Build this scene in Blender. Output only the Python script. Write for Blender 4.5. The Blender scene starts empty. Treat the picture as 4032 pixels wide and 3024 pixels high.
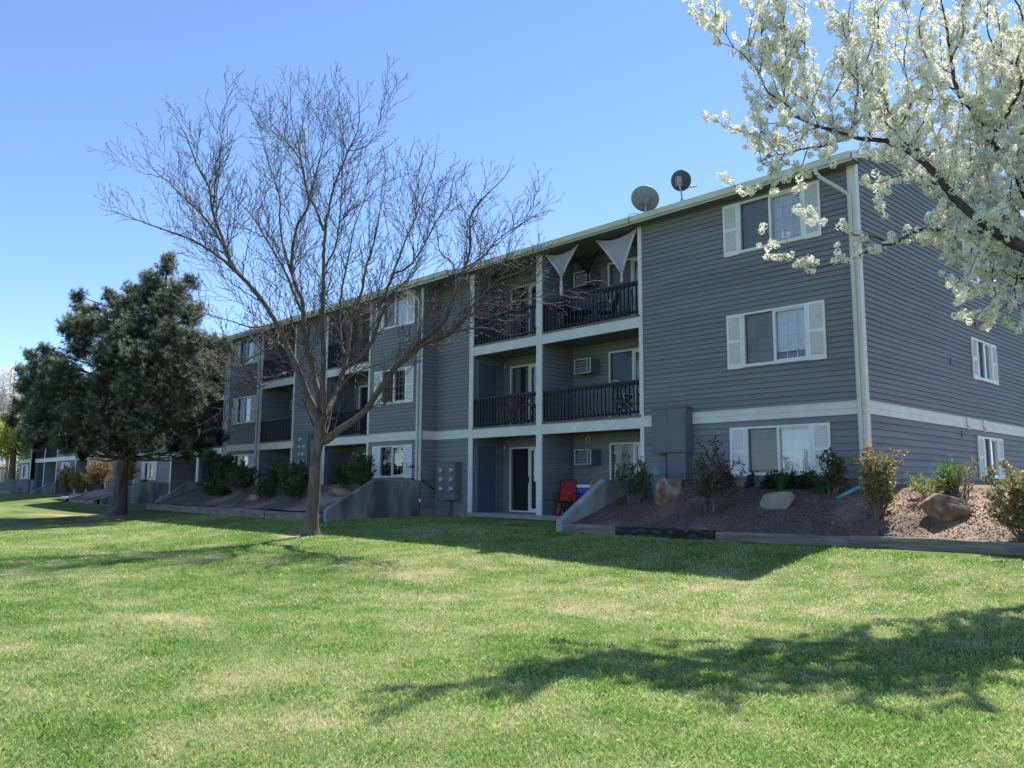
import bpy, math, random
import numpy as np
from math import sin, cos, pi, radians, sqrt
from mathutils import Vector, Matrix, noise as mnoise

SC = bpy.context.scene
COL = SC.collection
rnd = random.Random(7)

# ------------------------------------------------------------------ materials
def _n(nt, typ, x=0, **kw):
    n = nt.nodes.new(typ)
    for k, v in kw.items():
        if k in n.inputs.keys() if hasattr(n.inputs, 'keys') else False:
            n.inputs[k].default_value = v
        else:
            setattr(n, k, v)
    return n

def mat(name, c1, c2=None, scale=4.0, rough=0.7, bump=0.0, bscale=None, metal=0.0, spec=0.4,
        c3=None, scale3=None, stretch=None, lo=0.35, hi=0.65, detail=5.0, coord='Object'):
    m = bpy.data.materials.new(name); m.use_nodes = True
    nt = m.node_tree; b = nt.nodes['Principled BSDF']; L = nt.links.new
    b.inputs['Roughness'].default_value = rough
    b.inputs['Metallic'].default_value = metal
    b.inputs['Specular IOR Level'].default_value = spec
    b.inputs['Base Color'].default_value = (*c1, 1)
    if c2 is None and not bump: return m
    tc = nt.nodes.new('ShaderNodeTexCoord'); mp = nt.nodes.new('ShaderNodeMapping')
    L(tc.outputs[coord], mp.inputs['Vector'])
    if stretch: mp.inputs['Scale'].default_value = stretch
    if c2 is not None:
        nz = nt.nodes.new('ShaderNodeTexNoise'); nz.inputs['Scale'].default_value = scale
        nz.inputs['Detail'].default_value = detail
        L(mp.outputs[0], nz.inputs['Vector'])
        cr = nt.nodes.new('ShaderNodeValToRGB')
        cr.color_ramp.elements[0].position = lo; cr.color_ramp.elements[0].color = (*c1, 1)
        cr.color_ramp.elements[1].position = hi; cr.color_ramp.elements[1].color = (*c2, 1)
        L(nz.outputs['Fac'], cr.inputs['Fac'])
        out = cr.outputs[0]
        if c3 is not None:
            n3 = nt.nodes.new('ShaderNodeTexNoise'); n3.inputs['Scale'].default_value = scale3 or scale * .2
            n3.inputs['Detail'].default_value = 4
            L(mp.outputs[0], n3.inputs['Vector'])
            r3 = nt.nodes.new('ShaderNodeValToRGB')
            r3.color_ramp.elements[0].position = .48; r3.color_ramp.elements[1].position = .66
            L(n3.outputs['Fac'], r3.inputs['Fac'])
            mx = nt.nodes.new('ShaderNodeMixRGB'); mx.inputs['Color2'].default_value = (*c3, 1)
            L(r3.outputs[0], mx.inputs['Fac']); L(out, mx.inputs['Color1']); out = mx.outputs[0]
        L(out, b.inputs['Base Color'])
    if bump:
        bn = nt.nodes.new('ShaderNodeTexNoise'); bn.inputs['Scale'].default_value = bscale or scale * 3
        bn.inputs['Detail'].default_value = 6
        L(mp.outputs[0], bn.inputs['Vector'])
        bp = nt.nodes.new('ShaderNodeBump'); bp.inputs['Strength'].default_value = bump
        bp.inputs['Distance'].default_value = 0.02
        L(bn.outputs['Fac'], bp.inputs['Height']); L(bp.outputs[0], b.inputs['Normal'])
    return m

def leafmat(name, c1, c2, trans=0.5, rough=0.5, scale=3.0, tcol=None, attr=None):
    """two sided leaf: diffuse + translucent, colour varied by noise and by a per leaf attribute"""
    m = bpy.data.materials.new(name); m.use_nodes = True
    nt = m.node_tree; L = nt.links.new
    for n in list(nt.nodes): nt.nodes.remove(n)
    o = nt.nodes.new('ShaderNodeOutputMaterial')
    tc = nt.nodes.new('ShaderNodeTexCoord'); nz = nt.nodes.new('ShaderNodeTexNoise')
    nz.inputs['Scale'].default_value = scale; nz.inputs['Detail'].default_value = 3
    L(tc.outputs['Object'], nz.inputs['Vector'])
    ma = nt.nodes.new('ShaderNodeMapRange'); ma.inputs[1].default_value = .3; ma.inputs[2].default_value = .7
    L(nz.outputs['Fac'], ma.inputs[0])
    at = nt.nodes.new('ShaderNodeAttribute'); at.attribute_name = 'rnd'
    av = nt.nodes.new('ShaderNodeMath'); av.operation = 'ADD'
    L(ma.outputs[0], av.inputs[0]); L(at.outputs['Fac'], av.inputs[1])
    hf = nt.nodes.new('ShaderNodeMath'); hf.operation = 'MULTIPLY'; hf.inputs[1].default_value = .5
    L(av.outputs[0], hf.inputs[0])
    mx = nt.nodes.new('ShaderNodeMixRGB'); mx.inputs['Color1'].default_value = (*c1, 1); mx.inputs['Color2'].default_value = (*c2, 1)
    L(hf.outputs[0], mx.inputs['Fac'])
    d = nt.nodes.new('ShaderNodeBsdfPrincipled'); d.inputs['Roughness'].default_value = rough
    d.inputs['Specular IOR Level'].default_value = .3
    t = nt.nodes.new('ShaderNodeBsdfTranslucent')
    L(mx.outputs[0], d.inputs['Base Color'])
    if tcol:
        m2 = nt.nodes.new('ShaderNodeMixRGB'); m2.blend_type = 'MULTIPLY'; m2.inputs['Fac'].default_value = 1
        m2.inputs['Color2'].default_value = (*tcol, 1); L(mx.outputs[0], m2.inputs['Color1']); L(m2.outputs[0], t.inputs['Color'])
    else: L(mx.outputs[0], t.inputs['Color'])
    ms = nt.nodes.new('ShaderNodeMixShader'); ms.inputs['Fac'].default_value = trans
    L(d.outputs[0], ms.inputs[1]); L(t.outputs[0], ms.inputs[2]); L(ms.outputs[0], o.inputs['Surface'])
    return m

def glassmat(name, tint=(.92, .95, .96), screen=0.0, ior=1.5):
    m = bpy.data.materials.new(name); m.use_nodes = True
    nt = m.node_tree; L = nt.links.new
    for n in list(nt.nodes): nt.nodes.remove(n)
    o = nt.nodes.new('ShaderNodeOutputMaterial')
    tr = nt.nodes.new('ShaderNodeBsdfTransparent'); tr.inputs['Color'].default_value = (*tint, 1)
    gl = nt.nodes.new('ShaderNodeBsdfGlossy'); gl.inputs['Roughness'].default_value = 0.02
    gl.inputs['Color'].default_value = (1, 1, 1, 1)
    fr = nt.nodes.new('ShaderNodeFresnel'); fr.inputs['IOR'].default_value = ior
    ad = nt.nodes.new('ShaderNodeMath'); ad.operation = 'MULTIPLY_ADD'; ad.inputs[1].default_value = 1.9; ad.inputs[2].default_value = .03
    ad.use_clamp = True
    L(fr.outputs[0], ad.inputs[0])
    nz = nt.nodes.new('ShaderNodeTexNoise'); nz.inputs['Scale'].default_value = 1.6
    tc = nt.nodes.new('ShaderNodeTexCoord'); L(tc.outputs['Object'], nz.inputs['Vector'])
    bp = nt.nodes.new('ShaderNodeBump'); bp.inputs['Strength'].default_value = .05; bp.inputs['Distance'].default_value = .05
    L(nz.outputs['Fac'], bp.inputs['Height']); L(bp.outputs[0], gl.inputs['Normal'])
    ms = nt.nodes.new('ShaderNodeMixShader')
    L(ad.outputs[0], ms.inputs['Fac']); L(tr.outputs[0], ms.inputs[1]); L(gl.outputs[0], ms.inputs[2])
    L(ms.outputs[0], o.inputs['Surface'])
    return m

def sheermat(name, col, a):
    m = bpy.data.materials.new(name); m.use_nodes = True
    nt = m.node_tree; L = nt.links.new
    for n in list(nt.nodes): nt.nodes.remove(n)
    o = nt.nodes.new('ShaderNodeOutputMaterial')
    tr = nt.nodes.new('ShaderNodeBsdfTransparent'); d = nt.nodes.new('ShaderNodeBsdfDiffuse'); d.inputs['Color'].default_value = (*col, 1)
    t = nt.nodes.new('ShaderNodeBsdfTranslucent'); t.inputs['Color'].default_value = (*col, 1)
    m1 = nt.nodes.new('ShaderNodeMixShader'); m1.inputs['Fac'].default_value = .35
    L(d.outputs[0], m1.inputs[1]); L(t.outputs[0], m1.inputs[2])
    ms = nt.nodes.new('ShaderNodeMixShader'); ms.inputs['Fac'].default_value = a
    L(tr.outputs[0], ms.inputs[1]); L(m1.outputs[0], ms.inputs[2]); L(ms.outputs[0], o.inputs['Surface'])
    return m

M = {}
M['siding'] = mat('siding_paint', (.205, .215, .234), (.250, .259, .274), scale=1.1, rough=.72, bump=.25, bscale=60, stretch=(.35, .35, 7.5), spec=.25, lo=.3, hi=.7, detail=3, c3=(.195, .202, .214), scale3=.5)
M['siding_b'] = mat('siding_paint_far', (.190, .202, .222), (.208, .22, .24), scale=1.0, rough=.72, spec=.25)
M['trim'] = mat('trim_paint', (.66, .66, .63), (.75, .75, .72), scale=2.5, rough=.6, spec=.3)
M['gutter'] = mat('gutter_paint', (.56, .56, .51), (.66, .66, .61), scale=1.5, rough=.5, spec=.4)
M['white'] = mat('white_vinyl', (.72, .73, .72), (.80, .80, .79), scale=3, rough=.45, spec=.4)
M['shutter'] = mat('shutter_paint', (.78, .78, .76), (.84, .84, .82), scale=3, rough=.6, spec=.3)
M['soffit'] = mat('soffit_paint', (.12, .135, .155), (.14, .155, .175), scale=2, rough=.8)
M['rail'] = mat('railing_paint', (.012, .015, .021), (.02, .024, .03), scale=8, rough=.5)
M['door'] = mat('closet_door_paint', (.085, .115, .16), (.10, .13, .175), scale=2, rough=.55)
M['conc'] = mat('weathered_concrete', (.23, .235, .23), (.38, .375, .355), scale=2.6, rough=.92, bump=.6, bscale=30, c3=(.10, .104, .108), scale3=.9, stretch=(1.3, 1.3, .32), detail=7)
M['slab'] = mat('patio_concrete', (.26, .255, .24), (.34, .33, .31), scale=3, rough=.9, bump=.3, bscale=25)
M['slabedge'] = mat('balcony_slab_edge', (.15, .14, .13), (.21, .20, .18), scale=6, rough=.9)
M['found'] = mat('foundation_block', (.22, .20, .18), (.30, .27, .24), scale=3, rough=.95, bump=.4)
M['shingle'] = mat('asphalt_shingles', (.05, .05, .055), (.10, .10, .105), scale=25, rough=.95, bump=.6)
M['dark'] = mat('dim_room', (.035, .037, .04), (.05, .05, .052), scale=1, rough=.9)  # near-black colour stands in for the unlit depth of the rooms
M['blind'] = mat('blind_slats', (.86, .88, .90), (.9, .91, .93), scale=2, rough=.6)
M['curtain'] = mat('curtain_cloth', (.55, .58, .60), (.68, .70, .72), scale=3, rough=.9, stretch=(8, 8, .5))
M['glass'] = glassmat('window_glass')
M['screen'] = sheermat('insect_screen', (.07, .075, .08), .42)
M['metalbox'] = mat('grey_box_paint', (.135, .15, .172), (.155, .168, .19), scale=3, rough=.6)
M['metal'] = mat('dull_metal', (.33, .35, .37), (.42, .44, .46), scale=10, rough=.4, metal=.6)
M['meterglass'] = mat('meter_cover', (.45, .48, .52), (.6, .62, .66), scale=20, rough=.15, spec=.8)
M['black'] = mat('black_plastic', (.015, .015, .017), (.03, .03, .032), scale=10, rough=.45)
M['acgrille'] = mat('cooler_slats', (.30, .31, .31), (.42, .43, .43), scale=10, rough=.5)

M['treetwig'] = mat('dark_twig_bark', (.055, .045, .042), (.13, .115, .105), scale=6, rough=.75)
# ------------------------------------------------------------------ mesh building
class MB:
    def __init__(s, T=None):
        s.v = []; s.f = []; s.m = []; s.T = T
    def tr(s, p):
        return tuple(s.T @ Vector(p)) if s.T is not None else tuple(p)
    def add(s, vs, fs, mi=0):
        o = len(s.v)
        s.v += [s.tr(p) for p in vs]
        s.f += [tuple(i + o for i in f) for f in fs]
        s.m += [mi] * len(fs)
    def box(s, x0, x1, y0, y1, z0, z1, mi=0):
        s.add([(x0, y0, z0), (x1, y0, z0), (x1, y1, z0), (x0, y1, z0), (x0, y0, z1), (x1, y0, z1), (x1, y1, z1), (x0, y1, z1)],
              [(0, 3, 2, 1), (4, 5, 6, 7), (0, 1, 5, 4), (1, 2, 6, 5), (2, 3, 7, 6), (3, 0, 4, 7)], mi)
    def bbox(s, x0, x1, y0, y1, z0, z1, b=.01, mi=0):
        """box with chamfered vertical and horizontal edges"""
        vs = []
        for (z, k) in ((z0, b), (z0 + b, 0), (z1 - b, 0), (z1, b)):
            X0, X1, Y0, Y1 = x0 + k, x1 - k, y0 + k, y1 - k; c = b
            vs += [(X0 + c, Y0, z), (X1 - c, Y0, z), (X1, Y0 + c, z), (X1, Y1 - c, z), (X1 - c, Y1, z), (X0 + c, Y1, z), (X0, Y1 - c, z), (X0, Y0 + c, z)]
        fs = []
        for r in range(3):
            for i in range(8):
                j = (i + 1) % 8
                fs.append((r * 8 + i, r * 8 + j, r * 8 + 8 + j, r * 8 + 8 + i))
        fs.append(tuple(range(7, -1, -1))); fs.append(tuple(range(24, 32)))
        s.add(vs, fs, mi)
    def quad(s, a, b, c, d, mi=0): s.add([a, b, c, d], [(0, 1, 2, 3)], mi)
    def prism(s, poly, axis, a0, a1, mi=0):
        """extrude a 2D polygon along an axis ('x','y','z')"""
        def P(p, a):
            return {'x': (a, p[0], p[1]), 'y': (p[0], a, p[1]), 'z': (p[0], p[1], a)}[axis]
        n = len(poly)
        vs = [P(p, a0) for p in poly] + [P(p, a1) for p in poly]
        fs = [(i, (i + 1) % n, n + (i + 1) % n, n + i) for i in range(n)] + [tuple(range(n - 1, -1, -1)), tuple(range(n, 2 * n))]
        s.add(vs, fs, mi)
    def tube(s, pts, rad, n=8, mi=0, cap=True, closed=False):
        pts = [Vector(p) for p in pts]
        if not hasattr(rad, '__len__'): rad = [rad] * len(pts)
        vs = []; fs = []; N = len(pts)
        prev = None
        for i, p in enumerate(pts):
            a = pts[(i - 1) % N] if (closed or i > 0) else pts[i]
            b = pts[(i + 1) % N] if (closed or i < N - 1) else pts[i]
            t = (b - a)
            t = t.normalized() if t.length > 1e-9 else Vector((0, 0, 1))
            if prev is None:
                u = t.cross(Vector((0, 0, 1)))
                if u.length < .05: u = t.cross(Vector((1, 0, 0)))
            else:
                u = prev - t * prev.dot(t)
                if u.length < 1e-6: u = t.orthogonal()
            u.normalize(); prev = u; w = t.cross(u)
            for k in range(n):
                a2 = 2 * pi * k / n
                vs.append(p + (u * cos(a2) + w * sin(a2)) * rad[i])
        R = N if closed else N - 1
        for i in range(R):
            for k in range(n):
                k2 = (k + 1) % n; i2 = (i + 1) % N
                fs.append((i * n + k, i * n + k2, i2 * n + k2, i2 * n + k))
        if cap and not closed:
            fs.append(tuple(range(n - 1, -1, -1))); fs.append(tuple((N - 1) * n + k for k in range(n)))
        s.add(vs, fs, mi)
    def lathe(s, prof, c=(0, 0, 0), n=16, mi=0, ax=None):
        """profile list of (r, z) turned round z through c; ax = optional rotation matrix"""
        vs = []; fs = []
        R = ax if ax is not None else Matrix.Identity(3)
        for r, z in prof:
            for k in range(n):
                a = 2 * pi * k / n
                vs.append(Vector(c) + R @ Vector((r * cos(a), r * sin(a), z)))
        for i in range(len(prof) - 1):
            for k in range(n):
                k2 = (k + 1) % n
                fs.append((i * n + k, i * n + k2, (i + 1) * n + k2, (i + 1) * n + k))
        s.add(vs, fs, mi)
    def build(s, name, mats, parent=None, smooth=False, off=None, angle=None):
        me = bpy.data.meshes.new(name)
        vs = s.v
        if off is not None: vs = [(a - off[0], b - off[1], c - off[2]) for a, b, c in vs]
        me.from_pydata(vs, [], s.f)
        if not isinstance(mats, (list, tuple)): mats = [mats]
        for m in mats: me.materials.append(m)
        if len(mats) > 1: me.polygons.foreach_set('material_index', s.m)
        if smooth: me.polygons.foreach_set('use_smooth', [True] * len(s.f))
        me.update()
        o = bpy.data.objects.new(name, me); COL.objects.link(o)
        if parent is not None: o.parent = parent
        return o

def tag(o, label=None, cat=None, group=None, kind=None):
    if label: o['label'] = label
    if cat: o['category'] = cat
    if group: o['group'] = group
    if kind: o['kind'] = kind
    return o

def thing(name, label, cat, loc=(0, 0, 0), rz=0, group=None):
    o = bpy.data.objects.new(name, None); COL.objects.link(o)
    o.location = loc; o.rotation_euler = (0, 0, rz); o.empty_display_size = .2
    return tag(o, label, cat, group)

def copy_tree(o, parent=None):
    c = o.copy(); COL.objects.link(c); c.parent = parent
    for ch in [x for x in o.children]: copy_tree(ch, c)
    return c

def npmesh(name, V, F, mats, parent=None, attr=None, smooth=False, mi=None):
    """mesh from numpy arrays; F (n,k) of one polygon size; attr = per vertex float stored as 'rnd'"""
    me = bpy.data.meshes.new(name)
    V = np.asarray(V, np.float32); F = np.asarray(F, np.int32)
    n, k = F.shape
    me.vertices.add(len(V)); me.vertices.foreach_set('co', V.ravel())
    me.loops.add(n * k); me.loops.foreach_set('vertex_index', F.ravel())
    me.polygons.add(n)
    me.polygons.foreach_set('loop_start', np.arange(n, dtype=np.int32) * k)
    me.polygons.foreach_set('loop_total', np.full(n, k, np.int32))
    if not isinstance(mats, (list, tuple)): mats = [mats]
    for m in mats: me.materials.append(m)
    if mi is not None: me.polygons.foreach_set('material_index', np.asarray(mi, np.int32))
    me.polygons.foreach_set('use_smooth', np.full(n, smooth, bool))
    me.update(calc_edges=True)
    if attr is not None:
        a = me.attributes.new('rnd', 'FLOAT', 'POINT'); a.data.foreach_set('value', np.asarray(attr, np.float32))
    o = bpy.data.objects.new(name, me); COL.objects.link(o)
    if parent is not None: o.parent = parent
    return o

# ------------------------------------------------------------------ camera, sun, sky
cam_d = bpy.data.cameras.new('camera'); cam = bpy.data.objects.new('camera', cam_d); COL.objects.link(cam)
cam_d.sensor_width = 36; cam_d.lens = 28.45; cam_d.clip_end = 2000; cam_d.clip_start = .05
CF = Vector((-0.72399459, 0.67826224, 0.12566687)); CR = Vector((0.68415859, 0.72931432, 0.00525796)); CU = Vector((0.08808437, -0.0897828, 0.99205856))
CP = Vector((7.4076, -17.3258, 0.8406))
mw = Matrix((CR, CU, -CF)).transposed().to_4x4(); mw.translation = CP
cam.matrix_world = mw
SC.camera = cam

SUN_AZ = radians(5.6)      # from +y towards -x
SUN_EL = radians(57)
sv = Vector((-sin(SUN_AZ) * cos(SUN_EL), cos(SUN_AZ) * cos(SUN_EL), sin(SUN_EL)))
sl = bpy.data.lights.new('sun', 'SUN'); sl.energy = 5.0; sl.angle = radians(.6); sl.color = (1, .955, .87)
so = bpy.data.objects.new('sun', sl); COL.objects.link(so)
so.rotation_euler = sv.to_track_quat('Z', 'Y').to_euler(); so.location = (0, 0, 60)

w = bpy.data.worlds.new('World'); SC.world = w; w.use_nodes = True
nt = w.node_tree; bg = nt.nodes['Background']; sky = nt.nodes.new('ShaderNodeTexSky')
sky.sky_type = 'NISHITA'; sky.sun_disc = False; sky.sun_elevation = SUN_EL; sky.sun_rotation = -SUN_AZ
sky.altitude = 2200; sky.air_density = 1.0; sky.dust_density = .1; sky.ozone_density = 3.0
tint = nt.nodes.new('ShaderNodeMixRGB'); tint.blend_type = 'MULTIPLY'; tint.inputs['Fac'].default_value = 1; tint.inputs['Color2'].default_value = (.93, .985, 1.06, 1)
nt.links.new(sky.outputs[0], tint.inputs['Color1']); nt.links.new(tint.outputs[0], bg.inputs['Color']); bg.inputs['Strength'].default_value = .122
SC.view_settings.view_transform = 'Standard'; SC.view_settings.look = 'None'
SC.view_settings.exposure = 1.02; SC.view_settings.gamma = 1
SC.cycles.max_bounces = 8; SC.cycles.transparent_max_bounces = 24; SC.cycles.diffuse_bounces = 3
SC.cycles.use_denoising = True

# ------------------------------------------------------------------ terrain
def sm(t): t = np.clip(t, 0, 1); return t * t * (3 - 2 * t)
_rs = np.random.RandomState(3); _tab = _rs.rand(256, 256)
def vnoise(x, y, s=1.0, oct=3):
    """numpy value noise 0..1"""
    x = np.asarray(x, float) * s + 100; y = np.asarray(y, float) * s + 57; out = 0; amp = 1; tot = 0
    for _ in range(oct):
        xi = np.floor(x).astype(int); yi = np.floor(y).astype(int); fx = x - xi; fy = y - yi
        fx = fx * fx * (3 - 2 * fx); fy = fy * fy * (3 - 2 * fy)
        g = lambda a, b: _tab[a % 256, b % 256]
        v = (g(xi, yi) * (1 - fx) + g(xi + 1, yi) * fx) * (1 - fy) + (g(xi, yi + 1) * (1 - fx) + g(xi + 1, yi + 1) * fx) * fy
        out = out + amp * v; tot += amp; amp *= .5; x = x * 2.03 + 11; y = y * 2.03 + 7
    return out / tot
def lawn_z(x, y):
    x = np.asarray(x, float); y = np.asarray(y, float)
    z = np.interp(y, [-60, -17.3, -12, -10, -8, -6, -4.2, -3.5, 0], [-1.2, -.85, -.76, -.69, -.60, -.46, -.28, -.21, -.18]) + .32 * sm((-34 - x) / 26) - .10 * sm((x + 7) / 6) * sm((-y - 4.0) / 2.2) * sm((y + 13) / 4)
    return z + .05 * (vnoise(x, y, .35, 2) - .5) * sm((-y - 5) / 4)
def timber_y(x): return np.interp(x, [-5.7, -1.7, .72, 3.6, 6.4, 10], [-3.30, -3.13, -2.56, -2.38, -2.18, -2.0])
def bank_z(x, y, y0=None, zw=.92):
    if y0 is None:
        yt = timber_y(x); t = (np.asarray(y, float) - yt) / -yt
        return np.interp(t, [-.05, 0, .11, .34, .6, .9, 1.2], [-.03, -.03, .05, .31, .6, .85, zw]) + .07 * (vnoise(x, y, 1.1, 3) - .5) * np.clip(t * 6, 0, 1)
    z = np.interp(np.asarray(y, float), [y0, y0 + .4, y0 + 1.1, y0 + 1.9, y0 + 2.9, y0 + 4], [.0, .07, .31, .6, .85, zw])
    return z + .07 * (vnoise(x, y, 1.1, 3) - .5)
# ------------------------------------------------------------------ lawn
def dryness(x, y):
    """0 green .. 1 straw, real patches of the turf"""
    d = .42 * (vnoise(x, y, .5, 3) - .5) + .62 * (vnoise(x + 40, y, 2.3, 4) - .5)
    for (px, py, rx, ry, a, amp) in [(-9.1, -10.2, 1.3, .5, .5, .5), (-11.7, -10.85, 1.6, .3, .3, .3), (-2.6, -13.3, .75, .28, .5, .5), (-12.4, -6.6, .75, .5, 0, .9),
                                (-1.5, -11.5, 1.8, 1.1, .3, .12), (1.0, -9.0, 1.5, .6, .3, .22), (-5.0, -8.8, 2.6, .7, .2, .2), (2.0, -14.3, .6, .3, .3, .25),
                                (2.8, -7.6, 1.6, .3, .2, .3), (-29.6, -6.3, 1.5, .6, 0, 1.0), (-32.8, -7.0, 1.2, .3, .1, 1.1)]:
        c, s_ = cos(a), sin(a); u = ((x - px) * c + (y - py) * s_) / rx; v = (-(x - px) * s_ + (y - py) * c) / ry
        d = d + amp * .62 * (.4 + 1.2 * vnoise(x, y, 3.1, 3)) * np.exp(-(u * u + v * v))
    return np.clip(.39 + d * 1.2, 0, 1)

def grassmat(name, blades):
    m = bpy.data.materials.new(name); m.use_nodes = True
    nt = m.node_tree; L = nt.links.new
    b = nt.nodes['Principled BSDF']; b.inputs['Roughness'].default_value = .55 if blades else .95
    b.inputs['Specular IOR Level'].default_value = .35 if blades else .1
    at = nt.nodes.new('ShaderNodeAttribute'); at.attribute_name = 'dry'
    cr = nt.nodes.new('ShaderNodeValToRGB')
    e = cr.color_ramp.elements
    if blades: cols = [(0, (.15, .31, .05)), (.30, (.30, .45, .12)), (.55, (.49, .56, .235)), (.78, (.66, .62, .36)), (1, (.74, .62, .42))]
    else: cols = [(0, (.055, .11, .022)), (.30, (.11, .17, .045)), (.55, (.22, .23, .09)), (.78, (.38, .32, .19)), (1, (.48, .36, .23))]
    while len(e) < len(cols): e.new(.5)
    for el, (p, c) in zip(e, cols): el.position = p; el.color = (*c, 1)
    tc = nt.nodes.new('ShaderNodeTexCoord')
    nz = nt.nodes.new('ShaderNodeTexNoise'); nz.inputs['Scale'].default_value = 7; nz.inputs['Detail'].default_value = 8
    L(tc.outputs['Object'], nz.inputs['Vector'])
    a1 = nt.nodes.new('ShaderNodeMath'); a1.operation = 'MULTIPLY_ADD'; a1.inputs[1].default_value = .5; L(nz.outputs['Fac'], a1.inputs[0])
    a2 = nt.nodes.new('ShaderNodeMath'); a2.operation = 'SUBTRACT'; a2.inputs[1].default_value = .25
    L(at.outputs['Fac'], a2.inputs[0]); L(a2.outputs[0], a1.inputs[2])
    L(a1.outputs[0], cr.inputs['Fac']); L(cr.outputs[0], b.inputs['Base Color'])
    if blades:
        o = [n for n in nt.nodes if n.type == 'OUTPUT_MATERIAL'][0]
        t = nt.nodes.new('ShaderNodeBsdfTranslucent'); L(cr.outputs[0], t.inputs['Color'])
        ms = nt.nodes.new('ShaderNodeMixShader'); ms.inputs['Fac'].default_value = .5
        L(b.outputs[0], ms.inputs[1]); L(t.outputs[0], ms.inputs[2]); L(ms.outputs[0], o.inputs['Surface'])
    else:
        bp = nt.nodes.new('ShaderNodeBump'); bp.inputs['Strength'].default_value = 1; bp.inputs['Distance'].default_value = .05
        n2 = nt.nodes.new('ShaderNodeTexNoise'); n2.inputs['Scale'].default_value = 45; n2.inputs['Detail'].default_value = 6
        L(tc.outputs['Object'], n2.inputs['Vector']); L(n2.outputs['Fac'], bp.inputs['Height']); L(bp.outputs[0], b.inputs['Normal'])
    return m

def grid(name, xs, ys, zf, m, kind='structure', dry=None):
    X, Y = np.meshgrid(xs, ys, indexing='ij'); Z = zf(X, Y)
    V = np.stack([X, Y, Z], -1).reshape(-1, 3); nx, ny = len(xs), len(ys)
    I = np.arange(nx * ny).reshape(nx, ny)
    F = np.stack([I[:-1, :-1], I[1:, :-1], I[1:, 1:], I[:-1, 1:]], -1).reshape(-1, 4)
    o = npmesh(name, V, F, m, smooth=True)
    if dry is not None:
        a = o.data.attributes.new('dry', 'FLOAT', 'POINT'); a.data.foreach_set('value', dry(V[:, 0], V[:, 1]).astype(np.float32))
    tag(o, kind=kind)
    return o
M['lawn'] = grassmat('lawn_soil_and_thatch', False)
xs = np.concatenate([[-600, -300, -150], np.arange(-100, -32, 2.), np.arange(-32, 14, .25), [16, 20, 30, 60, 200, 500]])
ys = np.concatenate([[-500, -200, -80, -40, -25, -20], np.arange(-18.5, 0, .25), np.arange(0, 40, 4.), [60, 120, 300, 700]])
grid('lawn', xs, ys, lawn_z, M['lawn'], dry=dryness)

# real blades over the part of the lawn one can see from near the photographer
rs = np.random.RandomState(11)
N = 800000
r0, r1 = 2.6, 34.0
# density falls with distance; blades get a little wider with it
u = rs.rand(N)
pw = .62
r = (r0 ** pw + u * (r1 ** pw - r0 ** pw)) ** (1 / pw)
th = rs.uniform(-.72, .72, N) + .818       # angle from +y towards -x
x = CP.x - np.sin(th) * r; y = CP.y + np.cos(th) * r
ok = (y < np.where(x > -5.85, -3.42, np.where((x < -14.93) & (x > -30.6), -4.32, -.35))) | ((x < -5.9) & (x > -14.8) & (y < -.12)) | ((x < -30.7) & (x > -39.2) & (y < -.15))
ok &= (y < -.12)
ok &= np.hypot(x + 12.2, y + 6.4) > .32
ok &= np.hypot(x + 29.5, y + 6.05) > .65
x, y, r = x[ok], y[ok], r[ok]
tuft = vnoise(x, y, 2.3, 3)
dry = dryness(x, y) + rs.normal(0, .20, len(x))
keep = rs.rand(len(x)) > np.clip((dry - .75) * 1.4, 0, .75)
x, y, r, dry, tuft = x[keep], y[keep], r[keep], dry[keep], tuft[keep]
n = len(x); z = lawn_z(x, y) - .004
h = (.026 + .030 * np.clip(tuft * 1.6 - .3, 0, 1)) * rs.uniform(.6, 1.35, n) * np.where(dry > .6, .75, 1)
wd = .0015 + .00072 * r ** .93
wd *= rs.uniform(.7, 1.3, n)
a = rs.uniform(0, 2 * pi, n); la = rs.uniform(0, 2 * pi, n); ln = rs.uniform(.1, .95, n) * h
ca, sa = np.cos(a), np.sin(a); lx, ly = np.cos(la) * ln, np.sin(la) * ln
V = np.empty((n, 4, 3), np.float32)
V[:, 0] = np.stack([x - ca * wd / 2, y - sa * wd / 2, z], -1)
V[:, 1] = np.stack([x + ca * wd / 2, y + sa * wd / 2, z], -1)
V[:, 2] = np.stack([x + ca * wd * .35 + lx * .45, y + sa * wd * .35 + ly * .45, z + h * .62], -1)
V[:, 3] = np.stack([x + lx * 1.1, y + ly * 1.1, z + h * (1 - .25 * ln / h)], -1)
F = np.arange(n * 4).reshape(n, 4)
# split quad 0,1,2,3 into two triangles so that blades bend
F = np.concatenate([F[:, [0, 1, 2]], F[:, [0, 2, 3]]])
M['blade'] = grassmat('grass_blades', True)
g = npmesh('grass', V.reshape(-1, 3), F, M['blade'])
at = g.data.attributes.new('dry', 'FLOAT', 'POINT'); at.data.foreach_set('value', np.repeat(np.clip(dry, 0, 1), 4).astype(np.float32))
tag(g, 'short mown spring grass, green with straw coloured patches', 'grass', kind='stuff')

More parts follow.
